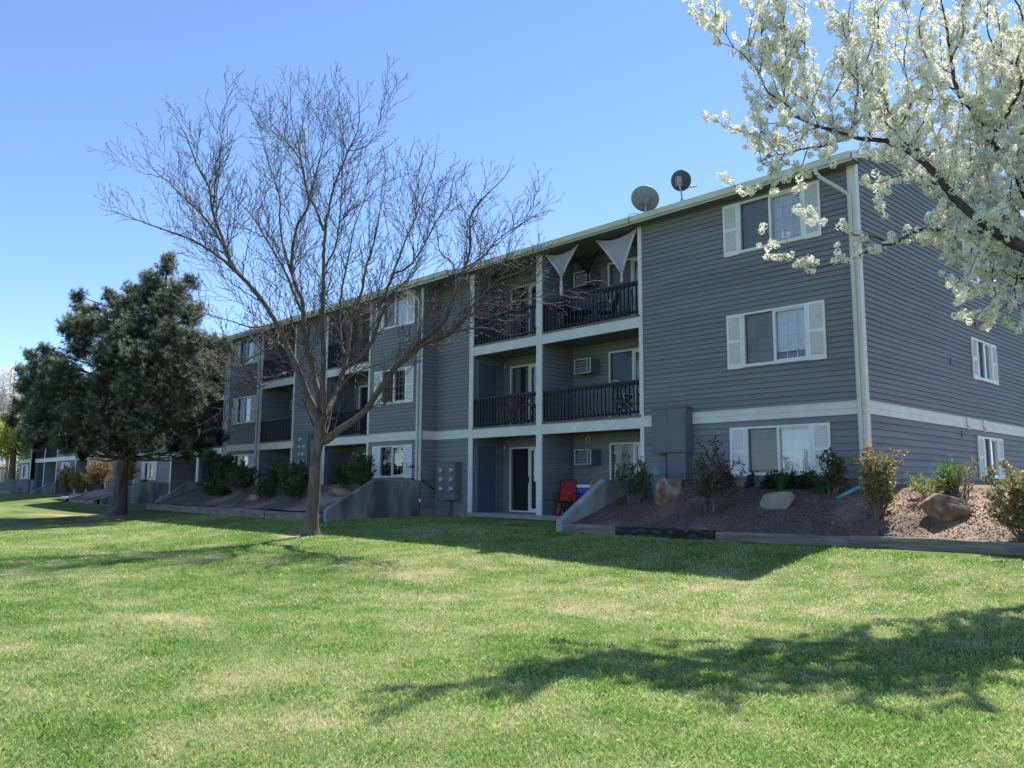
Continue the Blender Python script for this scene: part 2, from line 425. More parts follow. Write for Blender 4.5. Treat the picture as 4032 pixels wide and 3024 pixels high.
# ------------------------------------------------------------------ planted banks
M['mulch'] = mat('bark_mulch_and_soil', (.075, .054, .042), (.20, .148, .108), scale=26, rough=.95, bump=1.0, bscale=60, c3=(.36, .26, .18), scale3=.55, detail=9)
xs_ = np.arange(-5.68, 9, .12); ts_ = np.concatenate([np.arange(0, 1.2, .045), [1.5, 2, 3, 5]])
X_, T_ = np.meshgrid(xs_, ts_, indexing='ij'); Y_ = timber_y(X_) * (1 - T_)
V = np.stack([X_, Y_, bank_z(X_, Y_)], -1).reshape(-1, 3); I_ = np.arange(X_.size).reshape(X_.shape)
pb = npmesh('planting_bed', V, np.stack([I_[:-1, :-1], I_[1:, :-1], I_[1:, 1:], I_[:-1, 1:]], -1).reshape(-1, 4), M['mulch'], smooth=True); tag(pb, kind='structure')
def bank2(x, y): return bank_z(x, y, -4.1)
grid('planting_bed', np.arange(-30.38, -14.92, .2), np.arange(-4.04, -.5, .15), bank2, M['mulch'])
def bank3(x, y):
    return np.interp(np.asarray(y, float), [-3.9, -3.5, -2.7, -1.9, -.9, 0], [.0, .1, .35, .62, .86, .95]) * np.interp(np.asarray(x, float), [-47.6, -46.5, -44, -39], [.15, .7, 1, 1]) + .06 * (vnoise(x, y, 1, 3) - .5)
grid('planting_bed', np.arange(-47.6, -39.15, .3), np.arange(-3.85, 1.5, .2), bank3, M['mulch'])
# wood chips scattered over the bank nearest the camera
n = 16000
cx = rs.uniform(-5.6, 6, n); cy = timber_y(cx) * rs.uniform(.1, .98, n)
cz = bank_z(cx, cy) + .008
sx = rs.uniform(.008, .028, n); sy = rs.uniform(.004, .010, n); a = rs.uniform(0, pi, n); tl = rs.uniform(-.5, .5, n)
ux = np.stack([np.cos(a) * sx, np.sin(a) * sx, tl * sx], -1); uy = np.stack([-np.sin(a) * sy, np.cos(a) * sy, rs.uniform(-.3, .3, n) * sy], -1)
c = np.stack([cx, cy, cz], -1)
V = np.stack([c - ux - uy, c + ux - uy, c + ux + uy, c - ux + uy], 1).reshape(-1, 3)
M['chip'] = leafmat('bark_chips', (.06, .04, .032), (.42, .31, .23), trans=.02, rough=.9, scale=2)
ch = npmesh('bark_chips', V, np.arange(n * 4).reshape(n, 4), M['chip'], attr=np.repeat(rs.rand(n) ** 2 * 1.5, 4))
tag(ch, 'loose brown bark chips lying over the sloping planting bed', 'mulch', kind='stuff')

# petals blown off the pear and a few dead leaves on the lawn
def litter(name, label, cat, n, cxy, sd, size, m, seed):
    q = np.random.RandomState(seed); px = q.normal(cxy[0], sd[0], n); py = q.normal(cxy[1], sd[1], n); k_ = py < -3.5; px, py = px[k_], py[k_]; n = len(px)
    c = np.stack([px, py, lawn_z(px, py) + .035 + q.uniform(0, .012, n)], -1); a_ = q.uniform(0, 2 * pi, n); s_ = size * q.uniform(.6, 1.3, n)[:, None]
    ux_ = np.stack([np.cos(a_), np.sin(a_), q.normal(0, .3, n)], -1) * s_; uy_ = np.stack([-np.sin(a_) * .7, np.cos(a_) * .7, q.normal(0, .3, n)], -1) * s_
    o = npmesh(name, np.stack([c - ux_, c - uy_, c + ux_, c + uy_], 1).reshape(-1, 3), np.arange(n * 4).reshape(n, 4), m, attr=np.repeat(q.rand(n), 4)); tag(o, label, cat, kind='stuff')
litter('fallen_petals', 'white petals scattered on the lawn below the blossoming pear', 'petals', 1500, (2.0, -6.5), (3.2, 2.0), .009, leafmat('fallen_petal', (.8, .8, .74), (.75, .72, .62), trans=.2), 5)
litter('dead_leaves', 'few curled brown dead leaves lying on the open lawn', 'leaves', 70, (-2.0, -11.0), (4.5, 2.2), .022, leafmat('dead_leaf', (.16, .09, .045), (.30, .19, .10), trans=.1), 6)
# ------------------------------------------------------------------ apartment building
EX_LO, EX_UP = .155, .125
def siding(mb, T, L, z0, z1, holes=(), zsplit=2.45, top=None, exp=None, waves=0.0, mi=0):
    """lap siding on a wall; T maps (u along, w outward, z) to the world; holes = (u0,u1,za,zb); top(z)->(u0,u1) clips a gable"""
    def P(u, w, z): return T @ Vector((u, w, z))
    z = z0; k = 0
    while z < z1 - .004:
        e = exp or (EX_LO if z < zsplit - .01 else EX_UP)
        zt = min(z + e, z1)
        cuts = sorted(set([z, zt] + [c for h in holes for c in (h[2], h[3]) if z < c < zt]))
        for za, zb in zip(cuts[:-1], cuts[1:]):
            segs = [(0, L)]
            zm = (za + zb) / 2
            if top: segs = [top(zb)]
            for h in holes:
                if h[2] <= zm <= h[3]:
                    ns = []
                    for a, b in segs:
                        if h[0] > a: ns.append((a, min(b, h[0])))
                        if h[1] < b: ns.append((max(a, h[1]), b))
                    segs = [q for q in ns if q[1] - q[0] > .003]
            for a, b in segs:
                if b - a < .003: continue
                wa = .022 - .023 * (za - z) / e; wb = .022 - .023 * (zb - z) / e
                step = 1.2 if waves else 99
                nn = max(1, int((b - a) / step))
                us = [a + (b - a) * i / nn for i in range(nn + 1)]
                dz = [waves * (mnoise.noise(Vector((q * .55, z * .35, 3))) ) for q in us]
                G_ = .0065; zb2 = zb - G_ if (zb >= zt - 1e-6 and zb < z1 - .004) else zb
                for i in range(nn):
                    ua, ub, da, db = us[i], us[i + 1], dz[i], dz[i + 1]
                    p = [P(ua, wa, za + da), P(ub, wa, za + db), P(ub, wb, zb2 + db), P(ua, wb, zb2 + da)]
                    mb.add(p, [(0, 1, 2, 3)], mi)
                    if zb2 < zb:      # the shadow gap behind the lap of the next board
                        q = [P(ua, -.035, zb2 + da), P(ub, -.035, zb2 + db), P(ub, -.035, zb + .004 + db), P(ua, -.035, zb + .004 + da)]
                        mb.add([p[3], p[2], q[1], q[0]], [(0, 1, 2, 3)], mi); mb.add(q, [(0, 1, 2, 3)], mi)
                    if za == z:
                        mb.add([P(ua, -.035 if z > z0 else 0, za + da + .004), P(ub, -.035 if z > z0 else 0, za + db + .004), p[1], p[0]], [(0, 1, 2, 3)], mi)
        z += e; k += 1

def TF(x0, y0, z0=0.0):      # wall facing -y: u -> +x, w -> -y
    return Matrix(((1, 0, 0, x0), (0, -1, 0, y0), (0, 0, 1, z0), (0, 0, 0, 1)))
def TG(x0, y0, z0=0.0):      # wall facing +x: u -> +y, w -> +x
    return Matrix(((0, 1, 0, x0), (1, 0, 0, y0), (0, 0, 1, z0), (0, 0, 0, 1)))
def TB(x0, y0, z0=0.0):      # wall facing +y: u -> -x, w -> +y
    return Matrix(((-1, 0, 0, x0), (0, 1, 0, y0), (0, 0, 1, z0), (0, 0, 0, 1)))
def TL(x0, y0, z0=0.0):      # wall facing -x: u -> -y, w -> -x
    return Matrix(((0, -1, 0, x0), (-1, 0, 0, y0), (0, 0, 1, z0), (0, 0, 0, 1)))

def shutter(T, u0, u1, z0, z1, parent, m):
    b = MB(T); t = .055
    b.box(u0, u0 + t, .02, .055, z0, z1); b.box(u1 - t, u1, .02, .055, z0, z1)
    zm = z0 + (z1 - z0) * .5
    rails = [(z0, z0 + .11), (zm - .035, zm + .035), (z1 - .07, z1)]
    for a, c in rails: b.box(u0 + t, u1 - t, .02, .055, a, c)
    for (a, c) in ((rails[0][1], rails[1][0]), (rails[1][1], rails[2][0])):
        nn = max(3, int((c - a) / .034)); h = (c - a) / nn
        for i in range(nn):
            zz = a + i * h
            b.add([(u0 + t, .052, zz), (u1 - t, .052, zz), (u1 - t, .026, zz + h * .95), (u0 + t, .026, zz + h * .95), (u0 + t, .03, zz), (u1 - t, .03, zz)],
                  [(0, 1, 2, 3), (4, 5, 1, 0)])
    return b.build('shutter', m, parent)

def window(root, T, u0, u1, z0, z1, su=.42, blind=(1, 1), grille=True, screen=0, top_trim=.05, far=False, sz=.035, bottom=1.0, flip=False):
    """slider window: frame, two panes, grilles, blinds, one insect screen, a shutter on each side"""
    f = MB(T); t = .06
    f.box(u0, u0 + t, -.06, .05, z0, z1); f.box(u1 - t, u1, -.06, .05, z0, z1)
    f.box(u0 + t, u1 - t, -.06, .045, z1 - top_trim, z1); f.box(u0 - .01, u1 + .01, -.06, .06, z0 - .02, z0 + .05)
    um = (u0 + u1) / 2
    f.box(um - .03, um + .03, -.045, .03, z0 + .05, z1 - top_trim)
    # sash edge of the sliding half
    s0, s1 = um + .03, u1 - t
    for a, b_, c, d in ((s0, s1, z1 - top_trim - .04, z1 - top_trim), (s0, s1, z0 + .05, z0 + .085), (s1 - .03, s1, z0 + .085, z1 - top_trim - .04)):
        f.box(a, b_, -.04, .012, c, d)
    f.box(um + .25, um + .5, .012, .03, z1 - top_trim - .035, z1 - top_trim - .012)
    win = f.build('window', M['white'], root)
    for k, (a, b_) in enumerate(((u0 + t, um - .03), (um + .03, u1 - t))):
        g = MB(T); g.quad((a, -.025, z0 + .05), (b_, -.025, z0 + .05), (b_, -.025, z1 - top_trim), (a, -.025, z1 - top_trim))
        g.build('pane', M['glass'], win)
        if k == screen:
            s_ = MB(T); s_.quad((a, .0, z0 + .05), (b_, .0, z0 + .05), (b_, .0, z1 - top_trim), (a, .0, z1 - top_trim)); s_.build('insect_screen', M['screen'], win)
    if grille:
        g = MB(T)
        for a, b_ in ((u0 + t, um - .03), (um + .03, u1 - t)):
            for i in (1, 2):
                q = a + (b_ - a) * i / 3; g.box(q - .008, q + .008, -.040, -.030, z0 + .05, z1 - top_trim)
            for i in (1, 2, 3):
                q = z0 + .05 + (z1 - z0 - .1) * i / 4; g.box(a, b_, -.0405, -.0305, q - .008, q + .008)
        g.build('grille', M['white'], win)
    if su:
        shutter(T, u0 - su, u0 - .004, z0 - sz, z1 - .0, win, M['shutter']); shutter(T, u1 + .004, u1 + su, z0 - sz, z1 - .0, win, M['shutter'])
    for k, (a, b_) in enumerate(((u0 + t, um - .0), (um + .0, u1 - t))):
        if blind[k] > 0:
            bl = MB(T); za = z1 - top_trim - (z1 - z0 - .1) * blind[k]; nn = int((z1 - top_trim - za) / .03)
            for i in range(nn):
                zz = za + i * .03
                bl.quad((a, -.085, zz), (b_ - .004, -.085, zz), (b_ - .004, -.1, zz + .031), (a, -.1, zz + .031))
            bl.build('blind', M['blind'], win)
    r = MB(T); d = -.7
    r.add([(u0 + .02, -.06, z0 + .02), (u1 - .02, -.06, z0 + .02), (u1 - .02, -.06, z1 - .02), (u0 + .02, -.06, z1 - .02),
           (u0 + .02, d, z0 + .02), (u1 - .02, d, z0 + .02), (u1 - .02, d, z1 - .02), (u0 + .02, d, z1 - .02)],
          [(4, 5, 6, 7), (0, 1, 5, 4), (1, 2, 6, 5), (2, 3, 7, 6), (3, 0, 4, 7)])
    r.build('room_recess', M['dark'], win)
    return win

def slider(root, T, u0, u1, z0, z1, curtain=0, open_left=0):
    f = MB(T); t = .055; um = (u0 + u1) / 2
    f.box(u0, u0 + t, -.08, .04, z0, z1); f.box(u1 - t, u1, -.08, .04, z0, z1)
    f.box(u0 + t, u1 - t, -.08, .04, z1 - .05, z1); f.box(u0, u1, -.08, .05, z0 - .0, z0 + .045)
    f.box(um - .035, um + .035, -.05, .02, z0 + .045, z1 - .05)
    for a in (um + .035, u1 - t - .04): f.box(a, a + .04, -.05, .0, z0 + .045, z1 - .05)
    f.box(um + .075, u1 - t - .04, -.05, .0, z1 - .12, z1 - .05); f.box(um + .075, u1 - t - .04, -.05, .0, z0 + .045, z0 + .12)
    o = f.build('sliding_door', M['white'], root)
    for k, (a, b_) in enumerate(((u0 + t, um - .035), (um + .035, u1 - t))):
        g = MB(T); g.quad((a, -.03, z0 + .045), (b_, -.03, z0 + .045), (b_, -.03, z1 - .05), (a, -.03, z1 - .05)); g.build('pane', M['glass'], o)
        if k == 0:
            s_ = MB(T); s_.quad((a, .005, z0 + .045), (b_, .005, z0 + .045), (b_, .005, z1 - .05), (a, .005, z1 - .05)); s_.build('insect_screen', M['screen'], o)
    hd = MB(T); hd.box(um - .015, um + .015, .02, .045, z0 + .95, z0 + 1.15); hd.build('handle', M['black'], o)
    if curtain:
        c = MB(T); x = u0 + t; i = 0
        while x < u1 - t - .05:
            if curtain == 1 or (i // 3) % 2 == 0:
                c.quad((x, -.12, z0 + .06), (x + .085, -.15, z0 + .06), (x + .085, -.15, z1 - .06), (x, -.12, z1 - .06))
            x += .09; i += 1
        c.build('vertical_blind', M['curtain'], o)
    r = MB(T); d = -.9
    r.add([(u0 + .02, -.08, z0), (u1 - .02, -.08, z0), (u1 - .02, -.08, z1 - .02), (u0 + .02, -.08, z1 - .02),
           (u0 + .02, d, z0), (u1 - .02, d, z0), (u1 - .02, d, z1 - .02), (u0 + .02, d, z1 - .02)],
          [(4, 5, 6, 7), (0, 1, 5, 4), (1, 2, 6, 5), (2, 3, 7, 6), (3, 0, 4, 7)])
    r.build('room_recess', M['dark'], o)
    return o

RB = 1.365   # balcony recess depth
def railing(root, x0, x1, y, zf):
    b = MB(); b.box(x0, x1, y + .01, y + .10, zf + .93, zf + .985); b.box(x0, x1, y + .035, y + .075, zf + .85, zf + .93)
    b.box(x0, x1, y + .035, y + .075, zf + .08, zf + .15)
    n = max(4, round((x1 - x0) / .145)); w = (x1 - x0) / n
    for i in range(n + 1):
        c = min(max(x0 + i * w, x0 + .02), x1 - .02); b.box(c - .014, c + .014, y + .0, y + .034, zf + .06, zf + .93)
    return b.build('railing', M['rail'], root)

def bay(root, x0, x1, y, kind, z0=0.0, curt=(0, 0, 0), closet=True, floors=3, sm_=None):
    """one stack of recessed balconies. kind L: closet on the left wall; R: cooler and slider"""
    S = sm_ or M['siding']; top = z0 + 7.98; yb = y + RB; H = 2.75
    su0 = x0 + .36 if kind == 'L' else x0 + 1.49; su1 = min(su0 + 1.83, x1 + 1.2)
    holes = [(su0 - x0 + .02, min(su1 - x0 - .02, x1 - x0 + 3), z0 + k * H + .02, z0 + k * H + 2.13) for k in range(floors)]
    b = MB(); siding(b, TF(x0, yb), x1 - x0 + (1.3 if su1 > x1 else 0), z0, top, holes=holes, zsplit=z0 + 2.4)
    siding(b, TG(x0, y), RB, z0, top, zsplit=z0 + 2.4)
    siding(b, TL(x1, yb), RB, z0, top, zsplit=z0 + 2.4)
    b.build('balcony_wall', S, root)
    if su1 > x1:   # the slider goes on behind the corner: stop it at the corner
        su1c = su1
    for k in range(floors):
        zf = z0 + k * H
        slider(root, TF(0, yb), su0, su1, zf + .01, zf + 2.14, curtain=curt[k])
        if kind == 'L':
            d = MB(TG(x0, y)); d.bbox(.18, .98, .028, .055, zf + .03, zf + 2.17, .004)
            dd = d.build('closet_door', M['door'], root)
            e = MB(TG(x0, y)); e.box(.13, .178, .018, .06, zf + .03, zf + 2.23); e.box(.982, 1.03, .018, .06, zf + .03, zf + 2.23); e.box(.18, .98, .018, .06, zf + 2.174, zf + 2.23)
            e.build('door_frame', M['siding'], dd)
            e = MB(TG(x0, y)); e.lathe([(0, 0), (.012, .0), (.012, .03), (.028, .04), (.03, .06), (.0, .075)], (.9, .05, zf + .98), 10, ax=Matrix.Rotation(-pi / 2, 3, 'X')); e.build('knob', M['metal'], dd)
    for k in range(1, floors):
        zf = z0 + k * H
        s_ = MB(); s_.box(x0 + .003, x1 - .003, y - .035, yb - .003, zf - .05, zf + .012)
        bal = s_.build('balcony', M['slabedge'], root)
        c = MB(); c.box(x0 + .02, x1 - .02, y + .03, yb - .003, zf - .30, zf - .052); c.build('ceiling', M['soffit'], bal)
        fa = MB(); fa.box(x0, x1, y - .022, y + .03, zf - .345, zf - .052); fa.build('fascia_board', M['trim'], bal)
        railing(bal, x0 + .01, x1 - .01, y + .01, zf)
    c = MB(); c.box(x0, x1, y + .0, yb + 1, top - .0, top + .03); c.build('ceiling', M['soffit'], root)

def vtrim(root, x, y, z0, z1, w=.12, d=.03, name='corner_trim', m=None):
    b = MB(); b.box(x - w, x, y - d, y + .002, z0, z1); return b.build(name, m or M['trim'], root)

def band(root, T, L, z0=0.0):
    b = MB(T); b.box(0, L, .018, .040, z0 + 2.43, z0 + 2.562); b.box(0, L, .018, .036, z0 + 2.568, z0 + 2.70); b.box(0, L, .018, .05, z0 + 2.70, z0 + 2.72)
    return b.build('band_board', M['trim'], root)

RS = .34
def rooftop(y, zt=8.12): return zt + RS * (y + .45)

B1 = thing('apartment_building', 'long three-storey blue-grey lap-sided apartment building with white trim and recessed balconies', 'apartment building', (-22.5, 7, 0))
# everything below is written in world coordinates: the children cancel the root's location
class _R:
    pass
B1.location = (0, 0, 0)
TOPZ = 7.98; D = -.644
b = MB(); hs = [(-2.88, -1.21, 1.15, 2.28), (-2.88, -1.21, 3.74, 5.045), (-2.90, -1.21, 6.57, 7.845)]
siding(b, TF(-5.92, 0), 5.92, 1.04, TOPZ, holes=[(a + 5.92 + .02, c + 5.92 - .02, e + .01, g_ - .02) for a, c, e, g_ in hs], zsplit=2.44, waves=.004)
b.build('wall', M['siding'], B1)
for i, (a, c, e, g_) in enumerate(hs):
    window(B1, TF(0, 0), a, c, e, g_, su=.42, blind=[(.93, .97), (1, .82), (1, .93)][i])
# gable wall
def gt(z):
    if z <= 8.24: return (0, 14)
    k = (z - 8.24) / RS; return (k, 14 - k)
gh = [(7.30, 8.55, 1.15, 2.27), (7.31, 8.53, 3.87, 5.0), (7.12, 8.40, 6.62, 7.76)]
b = MB(); siding(b, TG(0, 0), 14, 1.04, 10.6, holes=[(a + .02, c - .02, e + .01, g_ - .02) for a, c, e, g_ in gh], zsplit=2.44, top=gt, waves=.03)
b.build('gable_wall', M['siding'], B1)
for i, (a, c, e, g_) in enumerate(gh): window(B1, TG(0, 0), a, c, e, g_, su=.44, blind=[(.0, .0), (0, 0), (.4, .4)][i], grille=False)
# bays
bay(B1, -9.73, -5.98, 0, 'R', curt=(2, 0, 1)); bay(B1, -12.96, -9.97, 0, 'L', curt=(0, 2, 2))
b = MB(); b.box(-9.975, -9.735, -.035, .05, -.02, TOPZ); b.build('post', M['trim'], B1)
b = MB(); b.box(-9.94, -9.76, .051, RB, 0, TOPZ); b.build('partition', M['siding'], B1)
vtrim(B1, -5.90, 0, .95, TOPZ, .125, .035); vtrim(B1, -12.95, 0, -.02, TOPZ, .2, .035)
b = MB(); b.box(-5.92, -5.88, .003, RB, 0, 1.04); b.build('foundation', M['conc'], B1)
# recess C
b = MB(); siding(b, TF(-14.93, 0), 1.97, 0, TOPZ, zsplit=2.44); b.build('wall', M['siding'], B1)
b = MB(); siding(b, TG(-14.93, D), -D - .0, -.0, TOPZ, zsplit=2.44); b.build('wall', M['siding'], B1)
# D
hd = [(-17.39, -15.83, 1.15, 2.27), (-17.39, -15.83, 3.78, 5.03), (-17.39, -15.83, 6.57, 7.8)]
b = MB(); siding(b, TF(-18.2, D), 3.25, 1.04, TOPZ, holes=[(a + 18.2 + .02, c + 18.2 - .02, e + .01, g_ - .02) for a, c, e, g_ in hd], zsplit=2.44); b.build('wall', M['siding'], B1)
for i, (a, c, e, g_) in enumerate(hd): window(B1, TF(0, D), a, c, e, g_, su=.44, blind=[(0, 0), (0, 0), (1, .97)][i])
vtrim(B1, -14.92, D, 1.0, TOPZ, .13, .03); vtrim(B1, -18.15, D, 1.0, TOPZ, .11, .03)
# G, E, H, F
bay(B1, -21.38, -18.22, D, 'L', curt=(0, 0, 2)); vtrim(B1, -21.3, D, .6, TOPZ, .12, .03)
b = MB(); siding(b, TF(-23.98, D), 2.65, .7, TOPZ, zsplit=2.44); b.build('wall', M['siding'], B1)
vtrim(B1, -23.93, D, .7, TOPZ, .11, .03)
bay(B1, -27.05, -24.0, D, 'R', curt=(1, 1, 0)); vtrim(B1, -27.0, D, .7, TOPZ, .17, .04)
hf = [(-29.45, -27.97, 1.12, 2.25), (-29.45, -27.97, 3.72, 4.95), (-29.45, -27.97, 6.50, 7.72)]
b = MB(); siding(b, TF(-30.55, D), 3.45, .8, TOPZ, holes=[(a + 30.55 + .02, c + 30.55 - .02, e + .01, g_ - .02) for a, c, e, g_ in hf], zsplit=2.44); b.build('wall', M['siding'], B1)
for i, (a, c, e, g_) in enumerate(hf): window(B1, TF(0, D), a, c, e, g_, su=.46, blind=[(.0, 1), (.9, 1), (0, 1)][i], grille=False)
vtrim(B1, -30.42, D, .8, TOPZ, .13, .035)
b = MB(); b.box(-30.55, -30.53, D, 0, .8, TOPZ); b.box(-32.3, -30.5, -.01, .03, 0, TOPZ); b.build('wall', M['siding'], B1)
# B', A'
bay(B1, -35.3, -32.2, 0, 'L'); bay(B1, -39.1, -35.5, 0, 'R', curt=(0, 1, 0))
b = MB(); b.box(-35.51, -35.28, -.035, .05, -.02, TOPZ); b.build('post', M['trim'], B1)
vtrim(B1, -32.1, 0, -.02, TOPZ, .12, .035); vtrim(B1, -39.05, 0, -.02, TOPZ, .16, .035)
ha = [(-43.2, -41.75, 1.12, 2.17), (-43.2, -41.75, 3.76, 4.95), (-43.2, -41.75, 6.5, 7.72)]
b = MB(); siding(b, TF(-45, 0), 5.9, 1.04, TOPZ, holes=[(a + 45 + .02, c + 45 - .02, e + .01, g_ - .02) for a, c, e, g_ in ha], zsplit=2.44); b.build('wall', M['siding'], B1)
for i, (a, c, e, g_) in enumerate(ha): window(B1, TF(0, 0), a, c, e, g_, su=.5, blind=[(0, .9), (0, 1), (0, 1)][i], grille=False)
vtrim(B1, -44.9, 0, .9, TOPZ, .14, .035)
b = MB(); b.prism([(0, 0), (14, 0), (14, 8.2), (7, 10.6), (0, 8.2)], 'x', -45.0, -44.98); b.prism([(-45, 0), (0, 0), (0, 8.2), (-45, 8.2)], 'y', 13.98, 14.0)
b.build('wall', M['siding_b'], B1)
# foundation strips
b = MB(); b.box(-5.90, -.01, .0, .2, .5, 1.038); b.build('foundation', M['found'], B1)
b = MB(); b.box(-.2, -.004, .2, 14, .2, 1.038); b.build('foundation', M['found'], B1)
b = MB(); b.box(-18.2, -14.95, D + .002, D + .2, .6, 1.038); b.build('foundation', M['found'], B1)
b = MB(); b.box(-45, -39.1, .002, .2, .4, 1.038); b.build('foundation', M['found'], B1)
b = MB()
b.box(-14.9, -12.97, -.015, .2, -.4, -.004); b.build('foundation', M['found'], B1)
b = MB(); b.box(-14.95, -14.902, D, 0, -.4, .0); b.build('foundation', M['found'], B1)
# bands
for x0, L, y in ((-5.90, 5.80, 0), (-14.9, 1.78, 0), (-18.15, 3.12, D), (-23.95, 2.55, D), (-30.4, 3.25, D), (-44.9, 5.7, 0)):
    band(B1, TF(x0, y), L)
band(B1, TG(0, .02), 13.9); band(B1, TG(-14.93, D + .03), -D - .04)
# corner trim on both faces of the near corner
b = MB(); b.box(-.155, .002, -.035, .002, .95, 8.02); b.box(.003, .034, -.034, .13, .95, 8.2); b.build('corner_trim', M['trim'], B1)
# patio slabs
b = MB(); b.bbox(-13.0, -5.95, -.16, RB, -.14, 0.0, .01); b.build('patio_slab', M['slab'], B1)
b = MB(); b.bbox(-39.2, -32.0, -.16, RB, -.14, 0.0, .01); b.build('patio_slab', M['slab'], B1)
# roof
xr, xl = .16, -45.3
def roofslab(b, x0, x1, ya, yb, zt=8.12, th=.09):
    za, zb = rooftop(ya, zt), rooftop(yb, zt)
    b.prism([(ya, za - th), (yb, zb - th), (yb, zb), (ya, za)], 'x', x0, x1)
b = MB(); roofslab(b, xl, xr, -.46, 7.0)
zr = rooftop(7.0)
b.prism([(7.0, zr - .09), (14.46, 8.12 - .09), (14.46, 8.12), (7.0, zr)], 'x', xl, xr)
roofslab(b, -31.3, -13.0, -1.11, -.44, zt=8.123)
rf = b.build('roof', M['shingle'], B1)
b = MB()   # fascia and rake boards
b.box(xl + .02, xr - .02, -.44, -.42, 7.93, 8.04); b.box(-31.25, -13.05, -1.09, -1.07, 7.70, 7.82)
for X in (xr + .003, xl - .025):
    b.prism([(-.46, rooftop(-.46) - .17), (7.0, zr - .17), (14.46, 8.12 - .17), (14.46, 8.12 + .015), (7.0, zr + .015), (-.46, rooftop(-.46) + .015)], 'x', X, X + .022)
for X in (-13.0, -31.32):
    b.prism([(-1.11, rooftop(-1.11) - .16), (-.4, rooftop(-.4) - .16), (-.4, rooftop(-.4) + .012), (-1.11, rooftop(-1.11) + .012)], 'x', X, X + .02)
b.build('fascia', M['trim'], rf)
b = MB(); b.box(xl, xr - .01, -.43, -.0, 7.975, 7.99); b.box(-31.2, -13.02, -1.07, D + .02, 7.74, 7.755); b.box(-31.2, -13.02, D, -.0, 7.97, 7.985)
b.box(-31.2, -13.02, D - .002, D + .01, 7.75, 7.98)
b.build('soffit', M['soffit'], rf)
def gutter(x0, x1, y, zt):
    b = MB(); b.prism([(y, zt), (y - .055, zt - .125), (y - .03, zt - .145), (y + .02, zt - .145), (y + .03, zt - .14), (y + .03, zt), (y + .02, zt), (y + .02, zt - .13), (y - .03, zt - .13), (y + .01, zt)], 'x', x0, x1)
    b.prism([(y - .075, zt + .005), (y - .06, zt - .015), (y - .05, zt - .015), (y - .05, zt + .005)], 'x', x0, x1)
    b.quad((x0, y - .07, zt), (x1, y - .07, zt), (x1, y - .045, zt - .125), (x0, y - .045, zt - .125))
    b.prism([(y - .07, zt), (y - .045, zt - .14), (y + .03, zt - .14), (y + .03, zt)], 'x', x1 - .01, x1)
    b.prism([(y - .07, zt), (y - .045, zt - .14), (y + .03, zt - .14), (y + .03, zt)], 'x', x0, x0 + .01)
    return b.build('gutter', M['gutter'], rf)
gutter(-12.98, .15, -.47, 8.105); gutter(-31.3, -13.03, -1.12, 7.90); gutter(-45.3, -31.35, -.47, 8.105)
def downspout(pts, r=.045):
    b = MB(); b.tube(pts, r, 8); return b.build('downspout', M['gutter'], rf, smooth=False)
downspout([(-.66, -.47, 7.98), (-.66, -.46, 7.86), (-.58, -.40, 7.74), (-.22, -.14, 7.42), (-.10, -.085, 7.28), (-.10, -.085, 5), (-.10, -.085, 1.05)])
downspout([(-15.3, -1.12, 7.75), (-15.3, -1.1, 7.62), (-15.12, -.80, 7.38), (-15.06, -.74, 7.25), (-15.06, -.74, 1.05)])
downspout([(-27.5, -1.12, 7.75), (-27.5, -1.1, 7.62), (-27.3, -.80, 7.38), (-27.22, -.74, 7.25), (-27.22, -.74, .95)])
downspout([(-31.0, -1.12, 7.75), (-31.0, -1.1, 7.62), (-30.82, -.80, 7.38), (-30.7, -.74, 7.25), (-30.7, -.74, .95)], .05)
# floodlights on the gable band
for y in (6.05, 7.36):
    b = MB(TG(0, y)); b.box(0, .16, .03, .08, 2.52, 2.73); f = b.build('floodlight', M['trim'], B1)
    b = MB(TG(0, y)); b.lathe([(0, 0), (.05, .02), (.055, .1), (.04, .12)], (.08, .1, 2.52), 10, ax=Matrix.Rotation(-.5, 3, 'X') @ Matrix.Rotation(pi, 3, 'X')); b.build('lamp_head', M['trim'], f)
# small dark vent hoods on the gable
for y, z in ((6.2, 5.42), (7.32, 5.4), (7.8, 5.4), (5.2, 4.13), (5.7, 2.25)):
    b = MB(TG(0, y)); b.box(0, .1, .012, .05, z - .07, z + .1); b.build('wall_vent', M['siding_b'], B1)
# patio wall lamps
for x, yb in ((-12.80, RB), (-21.2, RB + D)):
    for k in range(2):
        b = MB(TF(x, yb)); b.box(-.05, .05, .01, .04, 2.08 + 2.75 * k, 2.26 + 2.75 * k); b.lathe([(.0, -.09), (.045, -.07), (.05, .03), (.03, .06), (0, .07)], (0, .09, 2.15 + 2.75 * k), 10); b.build('wall_lamp', M['metal'], B1)
b = MB(TF(-12.75, RB)); b.box(0, .1, .01, .035, .35, .47); b.build('outlet_box', M['siding_b'], B1)
